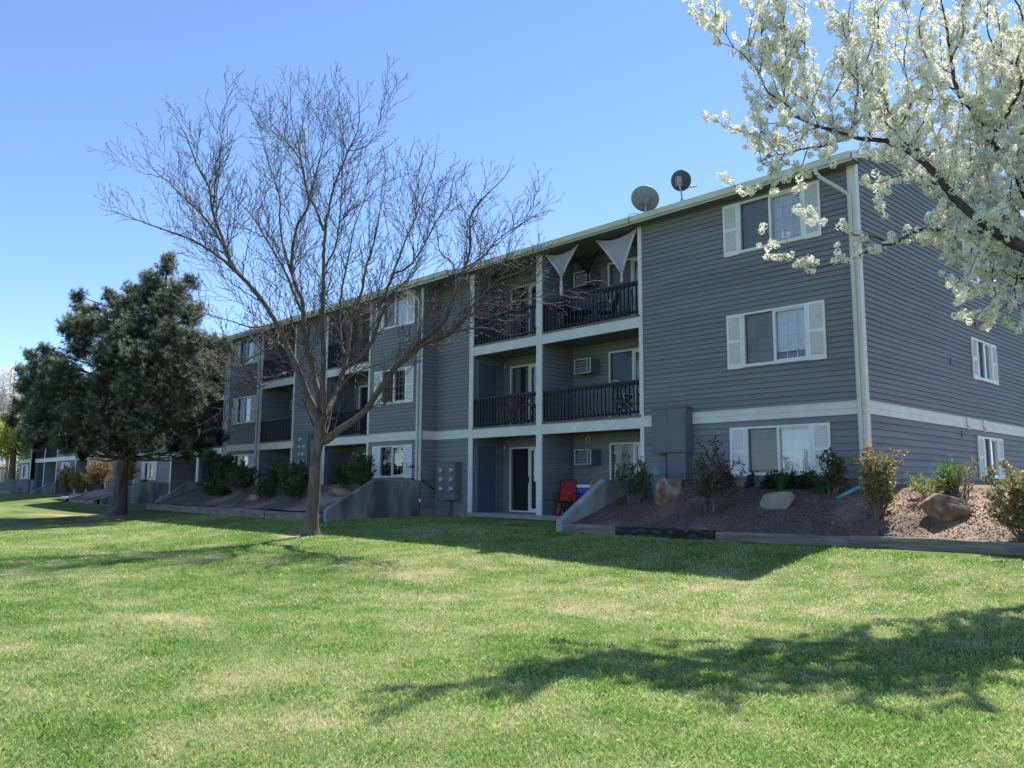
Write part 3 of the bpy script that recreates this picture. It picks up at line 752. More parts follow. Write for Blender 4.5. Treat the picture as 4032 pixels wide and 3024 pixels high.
# ------------------------------------------------------------------ concrete wing walls
def wingwall(x0, x1, yb, yl, ye, zt, ze, zb, label, seg=0):
    """wall running out from the building: level from yb to yl, then sloping down to ze at ye"""
    b = MB(); c = .03
    poly = [(yb, zb), (yb, zt), (yl, zt), (ye, ze), (ye, zb)]
    n = len(poly)
    inner = [(yb, zb), (yb, zt - c), (yl + .01, zt - c), (ye + c, ze - c), (ye + c, zb)]
    vs = [(x0 + c, p[0], p[1]) for p in poly] + [(x1 - c, p[0], p[1]) for p in poly] + [(x0, p[0], p[1]) for p in inner] + [(x1, p[0], p[1]) for p in inner]
    fs = [(4, 3, 2, 1, 0)[::-1]] * 0
    fs += [(5 + i, 5 + i + 1, i + 1, i) for i in range(1, n - 1)] + [(1, 0, 5, 6)]
    fs += [(i, i + 1, 10 + i + 1, 10 + i) for i in range(n - 1)] + [(5 + i + 1, 5 + i, 15 + i, 15 + i + 1) for i in range(n - 1)]
    fs += [(10, 11, 12, 13, 14), (19, 18, 17, 16, 15)]
    b.add(vs, fs)
    o = b.build('retaining_wall', M['conc'])
    return tag(o, label, 'retaining wall', 'concrete retaining walls beside the patios')
wingwall(-5.86, -5.66, -.04, -1.93, -3.49, 1.03, .05, -.5, 'sloping concrete wall between the red chair patio and the bark bank')
wingwall(-15.12, -14.92, D - .03, -2.50, -4.22, 1.04, .10, -.5, 'stained concrete wall with sloping end, beside the six-meter panel')
wingwall(-30.58, -30.40, D - .03, -2.4, -4.05, .98, -.06, -.5, 'concrete wall sloping down at the far end of the shaded shrub bed')
wingwall(-39.38, -39.18, -.04, -1.69, -3.55, .96, .05, -.5, 'dark concrete wall behind the pine trunk, below a shuttered window')
wingwall(-62.6, -62.4, -.06, -.4, -1.7, .95, .2, -.2, 'low concrete wall end left of the orange-leaved shrubs')
wingwall(-69.2, -69.0, .1, -1.6, -3.4, 1.2, .55, -.2, 'concrete wall at the far left under the brown-trunked tree')

# ------------------------------------------------------------------ landscape timbers
M['timber'] = mat('weathered_timber', (.14, .12, .10), (.30, .27, .23), scale=3, rough=.95, bump=.6, bscale=30, stretch=(.5, 6, 6), detail=8)
M['tar'] = mat('tarred_timber', (.02, .019, .02), (.10, .09, .085), scale=2.5, rough=.9, bump=.5, bscale=30, stretch=(2, 6, 6), lo=.5, hi=.62)
def timber(x0, y0, x1, y1, zt, h, label, m='timber', wd=.19, group='timbers edging the bark bank'):
    L_ = math.hypot(x1 - x0, y1 - y0); b = MB()
    n = 6; c = .014
    for i in range(n):
        pass
    ring = [(-wd / 2, 0), (-wd / 2, h - c), (-wd / 2 + c, h), (wd / 2 - c, h), (wd / 2, h - c), (wd / 2, 0)]
    vs = []; rr = random.Random(int(abs(x0 * 77)))
    for i in range(n + 1):
        w_ = rr.uniform(-.006, .006)
        vs += [(L_ * i / n, p[0] + w_, p[1] + rr.uniform(-.005, .005)) for p in ring]
    fs = [(6 * i + k, 6 * i + (k + 1) % 6, 6 * i + 6 + (k + 1) % 6, 6 * i + 6 + k) for i in range(n) for k in range(6)]
    fs += [(5, 4, 3, 2, 1, 0), tuple(6 * n + k for k in range(6))]
    b.add(vs, [f[::-1] for f in fs])
    o = b.build('edging_timber', M[m]); o.location = (x0, y0, zt - h); o.rotation_euler = (0, 0, math.atan2(y1 - y0, x1 - x0))
    return tag(o, label, 'timber', group)
timber(-5.66, -3.38, -4.1, -3.36, -.01, .30, 'short weathered timber next to the sloping concrete wall end')
timber(-4.07, -3.34, -1.72, -3.22, -.01, .30, 'black tar-stained timber edging the shaded bark bank', 'tar')
timber(-1.70, -3.20, .72, -2.60, -.03, .28, 'grey weathered timber between the black timber and the sunlit corner')
timber(.76, -2.66, 3.6, -2.46, .0, .30, 'sunlit timber starting at the notch below the corner shrub')
timber(3.62, -2.45, 6.4, -2.25, .0, .30, 'timber at the right edge under the big bronze shrub')
timber(-30.4, -4.15, -27.2, -4.18, .0, .26, 'far shaded timber beside the distant sloping wall', group='timbers edging the shaded bed')
timber(-27.15, -4.18, -23.4, -4.2, -.01, .26, 'cracked shaded timber left of the middle of the shrub bed', group='timbers edging the shaded bed')
timber(-23.35, -4.2, -18.9, -4.22, .0, .28, 'long shaded timber in the middle of the shrub bed', group='timbers edging the shaded bed')
timber(-18.85, -4.2, -15.14, -4.2, -.03, .30, 'shaded timber ending against the stained concrete wall', group='timbers edging the shaded bed')
timber(-43.6, -3.85, -39.4, -3.75, .0, .24, 'pale timber left of the pine trunk in front of the dark bark', group='timbers of the far beds')
timber(-65.2, -3.3, -62.3, -2.9, .33, .22, 'sunlit timber block at the foot of the far low wall', group='timbers of the far beds')

# ------------------------------------------------------------------ boulders
def boulder(name, loc, size, seed, m, label, rot=0, flat=.35, embed=.12):
    rr = random.Random(seed); import bmesh
    bm = bmesh.new(); bmesh.ops.create_icosphere(bm, subdivisions=4, radius=1)
    planes = []
    for _ in range(9):
        v = Vector((rr.gauss(0, 1), rr.gauss(0, 1), rr.gauss(0, .8))).normalized(); planes.append((v, rr.uniform(.62, .86)))
    planes.append((Vector((0, 0, 1)), .62))
    for v in bm.verts:
        p = v.co.copy()
        for nrm, d in planes:
            k = p.dot(nrm) - d
            if k > 0: p -= nrm * k * .985
        nn = mnoise.fractal(p * 2.2 + Vector((seed, 0, 0)), 1, 2, 5)
        p *= 1 + .028 * nn
        v.co = Vector((p.x * size[0], p.y * size[1], p.z * size[2]))
    me = bpy.data.meshes.new(name); bm.to_mesh(me); bm.free(); me.materials.append(m)
    o = bpy.data.objects.new(name, me); COL.objects.link(o); o.location = (loc[0], loc[1], loc[2] + size[2] * .7 - embed); o.rotation_euler = (0, rot * .5, rot)
    return tag(o, label, 'boulder', 'boulders on the banks')
M['rock_red'] = mat('conglomerate', (.16, .085, .055), (.30, .19, .14), scale=4, rough=.95, bump=.9, bscale=14, c3=(.33, .29, .24), scale3=6, detail=8)
M['rock_grey'] = mat('pale_limestone', (.21, .20, .16), (.33, .31, .26), scale=3, rough=.95, bump=.8, bscale=10, detail=8)
boulder('boulder', (-3.95, -1.65, .42), (.35, .32, .56), 4, M['rock_red'], 'upright reddish lichen-spotted boulder on the bank below the utility cabinet', .2)
boulder('boulder', (-1.3, -1.5, .46), (.40, .34, .30), 9, M['rock_grey'], 'pale angular slab-like boulder on the bank under the ground floor window', -.25)
boulder('boulder', (2.0, -1.5, .40), (.40, .36, .33), 14, M['rock_red'], 'large orange-brown boulder half hidden by the big bronze shrub', .5)
boulder('boulder', (-17.2, -2.35, .48), (.52, .38, .30), 21, M['rock_red'], 'rounded tan boulder in the shrub bed beside the bare tree trunk', .1)
boulder('boulder', (-22.4, -3.0, .26), (.30, .26, .26), 25, M['rock_red'], 'small dark boulder in the middle of the shaded shrub bed', .1)

# ------------------------------------------------------------------ utility boxes and meters
t = thing('utility_cabinet', 'tall plain grey steel cabinet on the wall left of the ground floor window', 'utility cabinet', (-4.9, -.02, 1.05))
b = MB(); b.bbox(-5.42, -4.36, -.34, -.02, 1.71, 2.84, .008); b.box(-5.44, -4.34, -.36, -.02, 2.84, 2.86); o = b.build('cabinet_body', M['metalbox'], t, off=t.location)
b = MB(); b.box(-5.39, -4.93, -.352, -.341, 1.75, 2.80); b.box(-4.925, -4.39, -.352, -.341, 1.75, 2.80); b.build('door', M['metalbox'], t, off=t.location)
b = MB(); b.bbox(-4.98, -4.42, -.30, -.02, 1.02, 1.705, .006); b.build('lower_cabinet', M['metalbox'], t, off=t.location)
b = MB(); b.tube([(-5.13, -.12, 1.70), (-5.13, -.12, .80)], .04, 10); b.build('conduit', M['metalbox'], t, off=t.location, smooth=True)

def meter(parent, x, y, z, off):
    R = Matrix.Rotation(pi / 2, 3, 'X')
    b = MB(); b.lathe([(0.085, 0), (.088, .03), (.075, .04), (.0, .04)], (x, y, z), 16, ax=R); m = b.build('meter', M['metal'], parent, off=off, smooth=False)
    b = MB(); b.lathe([(.068, .04), (.066, .10), (.05, .115), (0, .117)], (x, y, z), 16, ax=R); b.build('meter_glass', M['meterglass'], m, off=off, smooth=True)
    b = MB(); b.box(x - .03, x + .03, y - .125, y - .118, z - .015, z + .02); b.build('register', M['black'], m, off=off)
t = thing('electric_meter_panel', 'grey panel of six electric meters on the recessed wall beside the patio', 'meter panel', (-13.95, -.02, .36))
b = MB(); b.bbox(-14.41, -13.50, -.30, -.02, .38, 1.62, .006); b.box(-14.41, -13.44, -.32, -.02, 1.62, 1.635); b.build('panel_body', M['metalbox'], t, off=t.location)
b = MB()
for x in (-14.40, -13.95): b.box(x, x + .28, -.309, -.301, .40, 1.60)
b.build('panel_cover', M['metalbox'], t, off=t.location)
for z in (1.36, 1.05, .75):
    for x in (-14.19, -13.64): meter(t, x, -.309, z, t.location)
b = MB(); b.tube([(-13.96, -.15, .38), (-13.96, -.15, -.22)], .045, 10); b.build('conduit', M['metalbox'], t, off=t.location, smooth=True)
y = D
t = thing('electric_meter_panel', 'grey panel of seven electric meters on the middle wall behind the bare tree trunk', 'meter panel', (-22.8, D - .02, 1.4))
b = MB(); b.bbox(-23.05, -22.2, y - .28, y - .02, 1.45, 2.95, .006); b.bbox(-23.46, -23.06, y - .24, y - .02, 1.35, 2.98, .006); b.build('panel_body', M['metalbox'], t, off=t.location)
b = MB(); b.bbox(-22.16, -21.66, y - .2, y - .02, 2.14, 2.70, .006); b.bbox(-22.16, -21.9, y - .16, y - .02, 1.5, 2.05, .006); b.build('side_box', M['metalbox'], t, off=t.location)
b = MB(); b.box(-23.42, -23.1, y - .25, y - .241, 1.9, 2.9); b.box(-23.42, -23.1, y - .25, y - .241, 1.4, 1.86); b.build('panel_cover', M['metalbox'], t, off=t.location)
for x, z in ((-22.72, 2.70), (-22.77, 2.41), (-22.40, 2.41), (-22.75, 2.10), (-22.43, 2.10), (-22.74, 1.79), (-22.43, 1.80)): meter(t, x, y - .281, z, t.location)
M['pedestal'] = mat('pale_green_plastic', (.22, .33, .29), (.26, .37, .33), scale=4, rough=.5)
b = MB(); b.lathe([(.135, -.15), (.135, .42), (.14, .43), (.14, .46), (.13, .50), (.10, .56), (.05, .60), (0, .61)], (0, 0, 0), 20)
o = b.build('utility_pedestal', M['pedestal'], None, smooth=True); o.location = (-5.0, -.75, .72)
tag(o, 'pale green rounded utility pedestal standing behind the leafy shrub near the patio wall', 'pedestal')
M['teal'] = mat('teal_flexible_pipe', (.10, .36, .36), (.16, .46, .44), scale=20, rough=.5)
b = MB(); pts = [(-.10, -.085, 1.06), (-.11, -.10, .97), (-.13, -.2, .86), (-.16, -.42, .80), (-.2, -.75, .70), (-.24, -1.0, .62)]
P2 = []
for i in range(len(pts) - 1):
    for k in range(8): P2.append(Vector(pts[i]).lerp(Vector(pts[i + 1]), k / 8))
b.tube(P2, [.058 if i % 2 else .048 for i in range(len(P2))], 12)
o = b.build('drain_hose', M['teal'], None); tag(o, 'teal corrugated drain hose running from the corner downspout onto the bark', 'drain hose')

# ------------------------------------------------------------------ evaporative coolers through the balcony walls
def cooler(x, yb, z, label):
    t = thing('window_cooler', label, 'air cooler', (x, yb, z), 0, 'grey wall coolers on the balconies')
    b = MB(); b.box(-.33, .33, -.46, -.02, 0, .02); b.box(-.33, .33, -.46, -.02, .42, .44); b.box(-.33, -.31, -.46, -.02, .02, .42); b.box(.31, .33, -.46, -.02, .02, .42); b.box(-.31, .31, -.36, -.34, .02, .42)
    b.build('casing', M['metalbox'], t)
    b = MB()
    for a in ((-.33, .33, 0, .018), (-.33, .33, .422, .44)): b.box(a[0], a[1], -.475, -.46, a[2], a[3])
    for a in (-.33, .312): b.box(a, a + .018, -.475, -.46, .018, .422)
    b.build('front_frame', M['white'], t)
    b = MB()
    for i in range(4): b.box(-.31, .31, -.47, -.455, .085 + i * .08, .10 + i * .08)
    b.box(.16, .2, -.465, -.45, .02, .42)
    b.build('louvre', M['acgrille'], t)
    return t
for z, l in ((1.51, 'white-fronted cooler box on the wall above the red folding chair'), (4.27, 'white-fronted cooler box on the second floor wall near the green chair'), (7.00, 'white-fronted cooler box on the top floor wall behind the sheer curtains')):
    cooler(-8.92, RB, z, l)
cooler(-25.6, RB + D, 4.20, 'dim cooler box on the far second floor balcony left of the meter wall')

# ------------------------------------------------------------------ satellite dishes
M['dish'] = mat('dish_back', (.24, .26, .28), (.28, .30, .32), scale=5, rough=.55)
M['dishd'] = mat('dish_back_dark', (.06, .068, .08), (.08, .09, .10), scale=5, rough=.55)
def dish(label, loc, c, nrm, rx, rz, m, arm, roll=0):
    """c = dish centre relative to loc, nrm = facing direction of the bowl"""
    t = thing('satellite_dish', label, 'satellite dish', loc, 0, 'satellite dishes on the roof edge')
    n = Vector(nrm).normalized(); q = n.to_track_quat('Z', 'Y').to_matrix() @ Matrix.Rotation(roll, 3, 'Z')
    b = MB(); prof = [(0, -.055), (.3, -.05), (.6, -.035), (.85, -.012), (.98, .008), (1.0, .02), (.985, .024), (.85, .0), (.6, -.022), (.3, -.036), (0, -.04)]
    vs = []; N = 32; fs = []
    for r, z in prof:
        for k in range(N):
            a = 2 * pi * k / N; vs.append(Vector(c) + q @ Vector((rx * r * cos(a), rz * r * sin(a), z)))
    for i in range(len(prof) - 1):
        for k in range(N): fs.append((i * N + k, i * N + (k + 1) % N, (i + 1) * N + (k + 1) % N, (i + 1) * N + k))
    b.add(vs, fs); b.build('reflector', m, t, smooth=True)
    back = Vector(c) - n * .06
    b = MB(); b.tube([(0, 0, -.03), (0, 0, c[2] * .45), back - n * .06 - Vector((0, 0, .05))], .024, 8); b.tube([(-.12, .05, -.02), (0, 0, c[2] * .35)], .012, 6); b.tube([(.12, .05, -.02), (0, 0, c[2] * .35)], .012, 6); b.build('mast', M['metal'], t)
    bb = MB(Matrix.Translation(back) @ q.to_4x4()); bb.box(-.07, .07, -.13, .12, -.05, .035); bb.box(-.09, -.075, -.15, .1, -.08, .03); bb.box(.075, .09, -.15, .1, -.08, .03); bb.build('bracket', M['metal'], t)
    tip = Vector(c) + n * arm + Vector((0, 0, -rz * .75)); st = Vector(c) + q @ Vector((0, -rz * .8, -.05)); 
    st = Vector(c) + Vector((0, 0, -rz * .9)) - n * .03
    b = MB(); b.tube([back + Vector((0, 0, -.1)), st, tip], .014, 6); b.build('arm', M['metal'], t)
    b = MB(Matrix.Translation(tip) @ q.to_4x4()); b.box(-.13, .13, -.03, .03, -.02, .05); 
    for i in (-.09, 0, .09): b.lathe([(0, -.06), (.035, -.05), (.035, .0)], (i, 0, -.02), 10)
    b.build('feed', M['white'], t)
dish('grey oval satellite dish tilted low over the gutter above the curtained balcony', (-5.72, -.05, 8.22), (0, 0, .47), (-.70, .55, .62), .41, .355, M['dish'], .60, roll=.5)
dish('darker round satellite dish standing higher on the roof, to the right of the oval one', (-5.0, .62, 8.48), (-.02, 0, .72), (-.12, .98, .36), .305, .29, M['dishd'], .70, roll=.1)
b = MB(); b.tube([(-5.85, -.06, 8.28), (-5.88, -.35, 8.25), (-5.9, -.55, 8.16), (-5.91, -.57, 8.0), (-5.9, -.5, 7.9), (-5.88, -.1, 7.94)], .008, 5); o = b.build('dish_cable', M['black']); tag(o, 'thin black cable looping over the gutter below the oval satellite dish', 'cable')

# ------------------------------------------------------------------ sheer curtains tied in points
M['sheer'] = sheermat('sheer_lilac_cloth', (.74, .70, .82), .80); M['sheerw'] = sheermat('gathered_white_cloth', (.88, .86, .94), .97); M['sheerb'] = sheermat('dark_sheer_cloth', (.03, .035, .05), .7)
def swag(xa, za, xb, zb, xk, zk, xt, zt, y, label, m1, m2, dy=0.0):
    """cloth hung between two points, gathered to a knot and hanging as a tail"""
    t = thing('sheer_curtain', label, 'curtain', ((xa + xb) / 2, y, zk), 0, 'tied sheer curtains on the top balcony')
    off = t.location; n = 22; k = 14; vs = []; fs = []
    for i in range(n + 1):
        u = i / n; sag = -.16 * sin(pi * u)
        tp = Vector((xa + (xb - xa) * u, y, za + (zb - za) * u + sag))
        for j in range(k + 1):
            v = j / k
            kn = Vector((xk + (u - .5) * .05, y - .03, zk))
            p = tp.lerp(kn, v)
            # side edges bow inwards a little, folds deepen towards the knot
            bow = .02 * sin(pi * v) * (1 if u < .5 else -1) * abs(2 * u - 1)
            p.x += bow
            p.y += .03 * sin(u * 34) * (.25 + v) + dy * sin(pi * v)
            vs.append(p)
    for i in range(n):
        for j in range(k): fs.append((i * (k + 1) + j, i * (k + 1) + j + 1, (i + 1) * (k + 1) + j + 1, (i + 1) * (k + 1) + j))
    b = MB(); b.add(vs, fs); b.build('cloth', m1, t, smooth=True, off=off)
    for s_, (cx_, cz_) in ((1, (xa, za)), (-1, (xb, zb))):
        vs = []; fs = []
        for j in range(k + 1):
            v = j / k; p = Vector((cx_, y - .01, cz_)).lerp(Vector((xk, y - .035, zk)), v); p.x += s_ * .02 * sin(pi * v)
            wd = .015 + .07 * sin(pi * min(1, v * 1.05)) ** .8
            vs += [p, p + Vector((s_ * wd * .5, -.03, .0)), p + Vector((s_ * wd, .0, 0))]
        for j in range(k): fs += [(3 * j, 3 * j + 1, 3 * j + 4, 3 * j + 3), (3 * j + 1, 3 * j + 2, 3 * j + 5, 3 * j + 4)]
        b = MB(); b.add(vs, fs); b.build('gathered_edge', m2, t, smooth=True, off=off)
    b = MB(); b.lathe([(.03, .05), (.035, .0), (.022, -.05), (.03, -.1), (.045, -.2), (.05, (zt - zk) * .6), (.048, (zt - zk) * .9), (.02, (zt - zk))], (xk, y - .03, zk), 10)
    b.build('tail', m2, t, smooth=True, off=off)
swag(-9.69, 7.98, -8.25, 7.98, -8.93, 7.10, -8.89, 6.53, .02, 'left lilac-white sheer curtain tied to a point with a long tail', M['sheer'], M['sheerw'])
swag(-7.60, 7.96, -6.06, 7.98, -6.61, 6.76, -6.59, 6.52, .02, 'right and larger lilac-white sheer curtain above the top railing', M['sheer'], M['sheerw'])
swag(-9.3, 7.95, -8.15, 7.95, -8.60, 7.30, -8.6, 6.85, .85, 'dark sheer curtain hanging behind, beside the top floor cooler', M['sheerb'], M['sheerb'])

# ------------------------------------------------------------------ things on the balconies
M['red'] = mat('red_canvas', (.34, .018, .022), (.42, .03, .03), scale=12, rough=.8)
M['redp'] = mat('red_paint', (.35, .02, .02), (.40, .03, .03), scale=5, rough=.35)
M['green'] = mat('green_webbing', (.0, .17, .11), (.01, .22, .14), scale=20, rough=.6)
M['bluep'] = mat('blue_plastic', (.02, .03, .38), (.03, .04, .44), scale=5, rough=.4)
M['rubber'] = mat('tyre_rubber', (.012, .012, .014), (.02, .02, .022), scale=20, rough=.8)
M['tan'] = mat('dried_flowers', (.30, .24, .13), (.38, .30, .18), scale=20, rough=.9)
def folding_chair(name, label, loc, rz, cloth, frame, sc_=1.0, strap=False):
    t = thing(name, label, 'chair', loc, rz); W = .26 * sc_
    b = MB()
    if not strap: b.add([(-W, -.22, .42), (W, -.22, .42), (W, .0, .385), (W, .2, .40), (-W, .2, .40), (-W, .0, .385)], [(0, 1, 2, 5), (5, 2, 3, 4)]); b.add([(-W, -.22, .41), (W, -.22, .41), (W, .2, .39), (-W, .2, .39)], [(3, 2, 1, 0)])
    else:
        for i in range(7): b.box(-W, W, -.20 + i * .058, -.165 + i * .058, .40, .407)
    b.build('seat', cloth, t)
    b = MB()
    if not strap: b.add([(-W, .21, .42), (W, .21, .42), (W, .33, .70), (W, .40, .98), (-W, .40, .98), (-W, .33, .70)], [(0, 1, 2, 5), (5, 2, 3, 4)]); b.add([(-W, .225, .42), (W, .225, .42), (W, .415, .98), (-W, .415, .98)], [(3, 2, 1, 0)])
    else:
        for i in range(9):
            a = i * .06; b.box(-W, W, .22 + a * .36, .228 + a * .36, .44 + a, .478 + a)
    b.build('backrest', cloth, t)
    for s_ in (-1, 1):
        b = MB(); b.tube([(s_ * W, -.26, .0), (s_ * W, .20, .41), (s_ * W, .41, 1.0)], .011, 6); b.build('rear_frame', frame, t)
        b = MB(); b.tube([(s_ * W, .36, .0), (s_ * W, -.23, .42)], .011, 6); b.build('leg', frame, t)
        b = MB(); b.tube([(s_ * (W + .02), .30, .66), (s_ * (W + .03), .0, .64), (s_ * (W + .03), -.2, .62), (s_ * (W + .02), -.24, .55), (s_ * W, -.16, .38)], .014, 6); b.build('armrest', frame, t)
    b = MB(); b.tube([(-W, .41, 1.0), (-W * .6, .43, 1.05), (W * .6, .43, 1.05), (W, .41, 1.0)], .011, 6); b.tube([(-W, .36, .02), (W, .36, .02)], .011, 6); b.tube([(-W, -.26, .02), (W, -.26, .02)], .011, 6); b.build('crossbar', frame, t)
    return t
folding_chair('folding_chair', 'red canvas folding chair with black frame on the ground floor patio', (-9.15, .35, 0), radians(25), M['red'], M['black'])
folding_chair('folding_chair', 'red canvas folding chair half hidden behind the sloping wall, next to the cooler box', (-8.35, .42, 0), radians(-40), M['red'], M['black'])
folding_chair('lawn_chair', 'green webbed lawn chair with white frame on the second floor balcony', (-6.95, .62, 2.76), radians(155), M['green'], M['white'], strap=True)
folding_chair('patio_chair', 'black mesh patio chair facing the table on the top floor balcony', (-7.75, .62, 5.515), radians(-60), M['black'], M['black'])
folding_chair('patio_chair', 'black patio chair at the left end of the top floor balcony', (-9.3, .75, 5.515), radians(70), M['black'], M['black'])
t = thing('toy_tricycle', 'small red ride-on toy with a big wheel under the red chair', 'ride-on toy', (-9.0, .02, 0), radians(-30))
R9 = Matrix.Rotation(pi / 2, 3, 'X')
for (x, r) in ((-.20, .15), (.28, .10)):
    b = MB(); b.lathe([(r * .55, -.035), (r * .9, -.04), (r, -.02), (r, .02), (r * .9, .04), (r * .55, .035)], (x, 0, r), 18, ax=R9); wv = b.build('wheel', M['redp'] if x < 0 else M['rubber'], t)
    b = MB(); b.lathe([(0, -.03), (r * .5, -.032), (r * .56, .0), (r * .5, .032), (0, .03)], (x, 0, r), 14, ax=R9); b.build('hub', M['metal'], wv)
b = MB(); b.tube([(-.2, 0, .16), (-.14, 0, .38), (-.02, 0, .24), (.28, 0, .2)], .025, 8); b.build('frame', M['redp'], t)
b = MB(); b.tube([(-.15, -.14, .40), (-.14, 0, .39), (-.15, .14, .40)], .013, 8); b.build('handlebar', M['black'], t)
b = MB(); b.bbox(.05, .28, -.09, .09, .24, .28, .02); b.build('saddle', M['black'], t)
t = thing('cooler_box', 'blue cooler box with white lid on the ground floor patio beside the sloping wall', 'cooler box', (-8.78, .93, .35))
b = MB(); b.bbox(-.26, .26, -.17, .17, .0, .46, .02); b.build('body', M['bluep'], t)
b = MB(); b.bbox(-.27, .27, -.18, .18, .462, .56, .02); b.build('lid', M['white'], t)
b = MB(); b.tube([(-.28, -.06, .36), (-.30, -.06, .42), (-.30, .06, .42), (-.28, .06, .36)], .01, 6); b.build('handle', M['white'], t)
t = thing('side_table', 'low table under the blue cooler box on the patio', 'table', (-8.78, .93, 0))
b = MB(); b.box(-.3, .3, -.2, .2, .32, .348); b.build('tabletop', M['black'], t)
for sx in (-.27, .27):
    for sy in (-.17, .17):
        b = MB(); b.box(sx - .015, sx + .015, sy - .015, sy + .015, 0, .32); b.build('leg', M['black'], t)
M['orange'] = mat('orange_plastic', (.55, .16, .03), (.6, .2, .05), scale=10, rough=.35)
t = thing('bottle', 'small orange bottle with dark cap standing on the cooler lid', 'bottle', (-8.60, .93, .91))
b = MB(); b.lathe([(0, 0), (.035, .0), (.037, .02), (.037, .10), (.018, .13), (.016, .14)], n=12); b.build('body', M['orange'], t, smooth=True)
b = MB(); b.lathe([(.018, .14), (.018, .17), (0, .172)], n=10); b.build('cap', M['black'], t, smooth=True)
b = MB(); b.tube([(cos(a * pi / 12) * .075, sin(a * pi / 12 * 2) * .0, sin(a * pi / 12) * .09) for a in range(24)], .016, 8, closed=True)
b.tube([(0, 0, .09), (0, 0, .26)], .003, 5); o = b.build('hanging_wreath', M['tan']); o.location = (-8.18, .3, 2.30 - .11)
tag(o, 'small round wreath hanging from the ceiling of the ground floor patio', 'wreath')
# bicycle
t = thing('bicycle', 'red bicycle leaning behind the second floor railing', 'bicycle', (-11.32, .30, 2.765), 0)
for x in (-.52, .52):
    b = MB(); N = 32; b.tube([(x + .33 * cos(2 * pi * k / N), 0, .345 + .33 * sin(2 * pi * k / N)) for k in range(N)], .019, 6, closed=True); wv = b.build('wheel', M['rubber'], t)
    b = MB(); b.tube([(x + .305 * cos(2 * pi * k / N), 0, .345 + .305 * sin(2 * pi * k / N)) for k in range(N)], .008, 5, closed=True)
    for k in range(14): b.tube([(x, 0, .345), (x + .305 * cos(2 * pi * k / 14), 0, .345 + .305 * sin(2 * pi * k / 14))], .003, 3)
    b.lathe([(0, -.04), (.025, -.04), (.025, .04), (0, .04)], (x, 0, .345), 10, ax=R9); b.build('rim', M['metal'], wv)
b = MB()
for p in ([(-.52, 0, .345), (-.40, 0, .80), (-.385, 0, .92)], [(-.42, 0, .74), (.08, 0, .30)], [(-.405, 0, .80), (.20, 0, .82)], [(.08, 0, .30), (.22, 0, .88)], [(.08, .03, .30), (.52, .03, .345)], [(.08, -.03, .30), (.52, -.03, .345)], [(.20, .02, .80), (.52, .02, .345)], [(.20, -.02, .80), (.52, -.02, .345)]):
    b.tube(p, .017, 7)
b.build('frame', M['redp'], t)
b = MB(); b.tube([(-.36, -.24, .97), (-.42, -.2, 1.0), (-.385, 0, .94), (-.42, .2, 1.0), (-.36, .24, .97)], .012, 6); b.build('handlebar', M['black'], t)
b = MB(); b.tube([(.22, 0, .86), (.235, 0, .95)], .013, 6); b.add([(.08, 0, .96), (.20, .05, .975), (.34, .075, .985), (.36, 0, .99), (.34, -.075, .985), (.20, -.05, .975), (.2, 0, .94)], [(0, 1, 2, 3, 4, 5), (0, 6, 1), (1, 6, 2), (2, 6, 3), (3, 6, 4), (4, 6, 5), (5, 6, 0)]); b.build('saddle', M['black'], t)
b = MB(); b.lathe([(.09, -.006), (.1, 0), (.09, .006)], (.08, 0, .30), 20, ax=R9); b.tube([(.08, .05, .30), (.14, .06, .14)], .01, 5); b.tube([(.08, -.05, .30), (.02, -.06, .46)], .01, 5); b.box(.10, .20, .05, .13, .125, .145); b.box(-.04, .06, -.13, -.05, .45, .47); b.build('crank', M['black'], t)
# table and cups, plants on the top balcony
t = thing('patio_table', 'round dark table behind the top floor railing', 'table', (-8.75, .70, 5.515))
b = MB(); b.lathe([(0, .56), (.36, .56), (.37, .57), (.36, .585), (0, .585)], n=24); b.build('tabletop', M['black'], t)
for k in range(3):
    a = 2 * pi * k / 3; b = MB(); b.tube([(.3 * cos(a), .3 * sin(a), 0), (.08 * cos(a), .08 * sin(a), .3), (.25 * cos(a), .25 * sin(a), .56)], .012, 6); b.build('leg', M['black'], t)
for x, l in ((-8.98, 'white mug on the left of the round top floor table'), (-8.74, 'white candle jar on the right of the round top floor table')):
    t = thing('mug', l, 'mug', (x, .62, 6.101)); b = MB(); b.lathe([(0, 0), (.042, .0), (.045, .11), (.04, .11), (.037, .01), (0, .01)], n=14); b.build('cup', M['white'], t, smooth=True)
    b = MB(); b.tube([(.042, 0, .09), (.07, 0, .08), (.07, 0, .04), (.042, 0, .03)], .006, 6); b.build('handle', M['white'], t)
t = thing('wind_chime', 'tan wind chime with dangling strips in front of the top floor sliding door', 'wind chime', (-7.1, .10, 6.52))
b = MB(); b.lathe([(0, -.53), (.07, -.50), (.085, -.45), (.07, -.40), (0, -.37)], n=14, ax=Matrix.Rotation(0, 3, 'X')); b.build('shell_disc', M['tan'], t, smooth=True)
for k in range(5):
    x = -.1 + .05 * k; b = MB(); b.tube([(x, 0, 0), (x * 1.4, 0, -.12 - .05 * (k % 2)), (x * 1.2, 0, -.34 - .04 * (k % 3))], .009, 5); b.build('strand', M['tan'], t)
b = MB(); b.tube([(-.13, 0, .0), (.13, 0, .0)], .012, 6); b.tube([(0, 0, -.5), (0, 0, -.68)], .006, 5); b.build('rod', M['tan'], t)
t = thing('flower_pot', 'pot of yellow dried flowers at the left end of the top railing', 'flower pot', (-9.2, .25, 5.515))
b = MB(); b.lathe([(0, 0), (.09, 0), (.12, .2), (.105, .2), (.1, .17), (0, .17)], n=14); b.build('pot', M['black'], t)
b = MB(); rr = random.Random(3)
